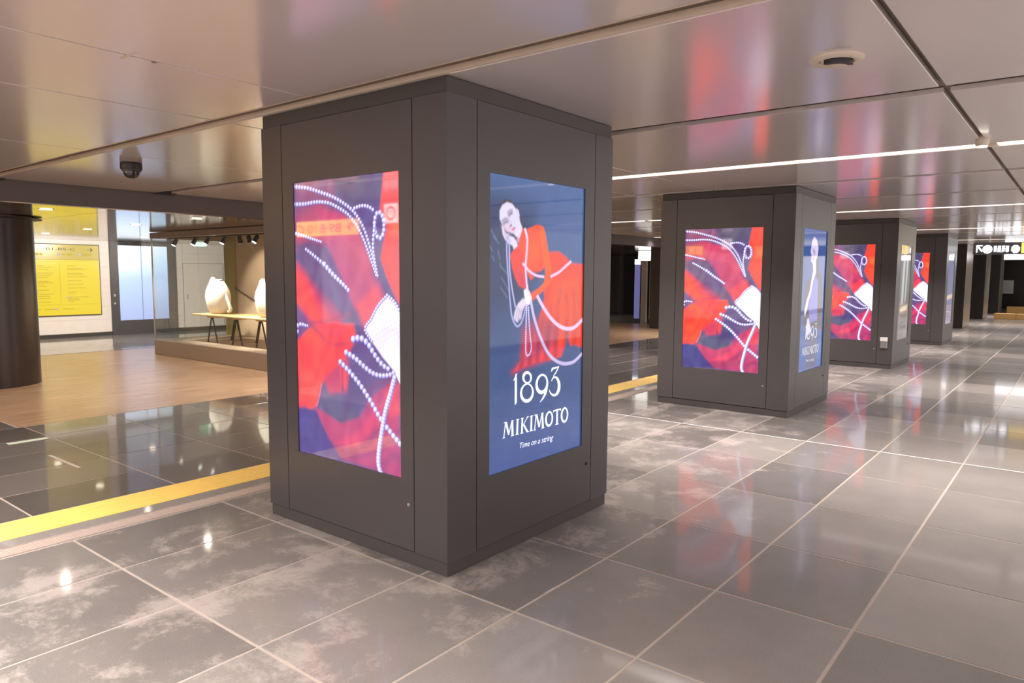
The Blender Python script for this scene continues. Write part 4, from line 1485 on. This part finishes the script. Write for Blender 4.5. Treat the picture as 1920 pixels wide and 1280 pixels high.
# ------------------------------------------------------------------ signs
def sign_glyphs(parent, x0, y, z0, h, m):
    """Over-bright pictograms and characters on a hanging sign facing -Y."""
    mb = MB()
    s = h
    mb.prism([(x0 + 0.0 * s, z0 + 0.15 * s), (x0 + 0.12 * s, z0 + 0.15 * s), (x0 + 0.12 * s, z0 + 0.75 * s), (x0 + 0.55 * s, z0 + 0.20 * s), (x0 + 0.68 * s, z0 + 0.30 * s), (x0 + 0.25 * s, z0 + 0.88 * s), (x0 + 0.62 * s, z0 + 0.88 * s), (x0 + 0.62 * s, z0 + s), (x0, z0 + s)], 'y', y - 0.004, y)
    for xc in (1.15,):
        mb.prism([(x0 + xc * s + 0.5 * s * math.cos(a), z0 + 0.5 * s + 0.5 * s * math.sin(a)) for a in np.linspace(0, 2 * math.pi, 21)[:-1]], 'y', y - 0.004, y)
    rr = random.Random(11)
    x = 1.8
    while x < 3.3:
        w = 0.30
        for kx in range(3):
            mb.box(x0 + (x + kx * 0.11) * s, x0 + (x + kx * 0.11 + 0.05) * s, y - 0.004, y, z0 + rr.uniform(0.1, 0.25) * s, z0 + rr.uniform(0.75, 0.95) * s)
        for kz in (0.25, 0.5, 0.8):
            mb.box(x0 + x * s, x0 + (x + w) * s, y - 0.004, y, z0 + kz * s, z0 + (kz + 0.09) * s)
        x += 0.4
    x = 3.5
    mb.prism([(x0 + (x + 0.45) * s + 0.45 * s * math.cos(a), z0 + 0.5 * s + 0.5 * s * math.sin(a)) for a in np.linspace(0, 2 * math.pi, 9)[:-1] + 0.39], 'y', y - 0.004, y)
    tag(mb.build('lettering', m, parent), kind='stuff')


t = empty('hanging_sign', (0, 22.0, 0), 'long hanging guide sign with glowing white symbols across the corridor', 'sign')
MB().box(-2.34, 1.6, 0.0, 0.16, 2.17, 2.47, 0.006).build('housing', M_signdark, t)
sign_glyphs(t, -2.27, -0.001, 2.195, 0.21, M_signwhite)
MB().box(-1.32, 0.2, -0.006, 0.0, 2.20, 2.45).build('yellow_panel', M_signyellow, t)
for x in (-2.0, 1.2):
    MB().tube((x, 0.08, 2.47), (x, 0.08, H), 0.012, 0.012, 8).build('hanger', M_steel, t)
t = empty('hanging_sign', (0, 30.0, 0), 'white lightbox sign hanging lower behind the long guide sign', 'sign')
MB().box(-2.29, 1.5, 0.0, 0.18, 2.17, 2.45, 0.006).build('housing', M_signdark, t)
MB().box(-2.27, 1.48, -0.008, 0.0, 2.19, 2.43).build('light_face', M_signwhite, t)
for x in (-2.0, 1.2):
    MB().tube((x, 0.08, 2.45), (x, 0.08, H), 0.012, 0.012, 8).build('hanger', M_steel, t)
# exit guide sign over the passage behind the viewer, seen mirrored in the front screen
t = empty('exit_guide_sign', (-8.45, -1.0, 2.12), 'yellow exit guide sign mirrored in the nearest pearl screen', 'sign')
MB().box(-0.75, 0.75, -0.12, 0.0, 0.0, 0.22, 0.004).build('housing', M_signdark, t)
MB().box(-0.74, 0.74, 0.0, 0.006, 0.005, 0.215).build('yellow_face', emis('mirror_sign_yellow', rgb(255, 190, 50), 12.0), t)
plane_text('lettering', '\u2191 B9\u00b7B10\u00b7C', M_black, t, (0.66, 0.0075, 0.045), (-1, 0, 0), 1.3, 0.13)
for x in (-0.6, 0.6):
    MB().tube((x, -0.06, 0.22), (x, -0.06, H - 2.12), 0.012, 0.012, 8).build('hanger', M_steel, t)
t = empty('line_symbol_sign', (-7.07, -1.0, 2.25), 'square sign with a red ring mirrored in the nearest pearl screen', 'sign')
MB().box(-0.13, 0.13, -0.1, 0.0, 0.0, 0.25, 0.02).build('housing', M_signdark, t)
MB().box(-0.125, 0.125, 0.0, 0.006, 0.004, 0.246).build('white_face', emis('mirror_sign_white', (1, 0.9, 0.9, 1), 12.0), t)
mb = MB()
a = np.linspace(0, 2 * math.pi, 29)[:-1]
vo = [mb.bm.verts.new((0.095 * math.cos(q), 0.008, 0.125 + 0.095 * math.sin(q))) for q in a]
vi = [mb.bm.verts.new((0.062 * math.cos(q), 0.008, 0.125 + 0.062 * math.sin(q))) for q in a]
for i in range(28):
    j = (i + 1) % 28
    mb.bm.faces.new((vo[i], vo[j], vi[j], vi[i]))
mb.build('red_ring', emis('ring_red', rgb(230, 40, 60), 5.0), t)
plane_text('lettering', 'M', M_red, t, (0.035, 0.008, 0.09), (-1, 0, 0), 0.07, 0.07)
MB().tube((0, -0.05, 0.25), (0, -0.05, H - 2.25), 0.012, 0.012, 8).build('hanger', M_steel, t)

# ------------------------------------------------------------------ far end and the things between the pillars
fwall = tag(B('wall_far', -9.3, 5, 44.5, 44.8, 0, H + 0.1, M_far), kind='structure')
for xa in np.arange(-9.2, 4.5, 1.1):
    B('wall_panel', float(xa) + 0.01, float(xa) + 1.09, 44.47, 44.5, 0.0, H, M_far, fwall)
tag(B('wall_back', -40, -8.6, 40, 40.25, 0, LOW + 0.1, M_far), kind='structure')
t = empty('wall_notice', (-3.28, 44.46, 1.1), 'white notice on the dark far wall', 'notice')
MB().box(-0.40, 0.40, -0.02, 0.0, -0.35, 0.33, 0.004).build('board', M_paper, t)
for q in range(5):
    MB().box(-0.3, 0.3 - 0.07 * (q % 3), -0.022, -0.02, 0.2 - q * 0.1, 0.215 - q * 0.1).build('print_line', M_inkgrey, t)
for i, (y0, z1_, lb) in enumerate(((33.0, 0.215, 'long low pale orange barrier at the far end, the nearer one'), (38.6, 0.30, 'long low pale orange barrier at the far end, the one behind'))):
    t = empty('low_barrier', (0.1, y0, 0), lb, 'barrier', 'low barriers at the far end')
    for q in range(8):
        MB().box(-2.8 + q * 0.7 + 0.008, -2.8 + (q + 1) * 0.7 - 0.008, 0, 0.3, 0.0, z1_, 0.006).build('barrier_panel', M_step, t)
    MB().box(-2.79, 2.79, 0.03, 0.27, 0.0, z1_ - 0.01).build('core', M_wood, t)

t = empty('square_pillar', (-10.2, 19.45, 0), 'dark square pillar on the wooden floor between the first two pillars', 'pillar')
MB().box(0, 1.2, 0, 1.0, 0.06, LOW, 0.006).build('shaft', M_column, t)
MB().box(0.01, 1.19, 0.01, 0.99, 0, 0.06).build('plinth', M_black, t)
t = empty('block_wall', (-17.4, 25.1, 0), 'dark clad wall block far behind the wooden floor', 'wall block')
MB().box(0, 2.88, 0.0, 1.6, 0.08, LOW, 0.01).build('cladding', M_column, t)
MB().box(0.01, 2.87, 0.01, 1.59, 0, 0.08).build('plinth', M_black, t)
MB().box(2.88, 2.90, 0.0, 0.3, 0.0, LOW).build('edge_strip', M_clad, t)
MB().box(2.2, 2.36, -0.03, 0.0, 1.28, 1.5, 0.005).build('wall_plate', M_cream, t)
t = empty('hanging_lightbox', (-10.78, 20.3, 2.03), 'bright white hanging lightbox seen between the first two pillars', 'sign')
MB().box(-0.30, 0.30, 0.0, 0.12, 0.0, 0.32, 0.005).build('housing', M_steel, t)
MB().box(-0.29, 0.29, -0.006, 0.0, 0.01, 0.31).build('light_face', M_lightbox, t)
t = empty('glass_door_set', (-12.5, 22.0, 0), 'white framed glass doors far behind the lightbox', 'door')
MB().box(0.62, 0.82, 0, 0.1, 0, LOW, 0.004).build('door_post', M_white, t)
MB().box(1.28, 1.36, 0, 0.06, 0.1, LOW, 0.003).box(0.94, 1.0, 0, 0.06, 0.1, LOW, 0.003).box(1.0, 1.28, 0, 0.06, 0.1, 0.18).build('door_frame', M_paper, t)
MB().box(1.0, 1.28, 0.02, 0.035, 0.18, LOW).build('glass_pane', M_glass, t)
MB().box(0.36, 0.56, 0.02, 0.05, 0.1, 1.95).build('blue_banner', emis('banner_blue', rgb(86, 92, 160), 0.7), t)
MB().box(0.36, 0.56, 0.015, 0.05, 1.95, 2.12).build('banner_top', M_lightbox, t)
wb = tag(B('wall_right', -15.5, -9.3, 30, 30.2, 0, LOW + 0.1, M_frame), kind='structure')

scene.render.film_transparent = False
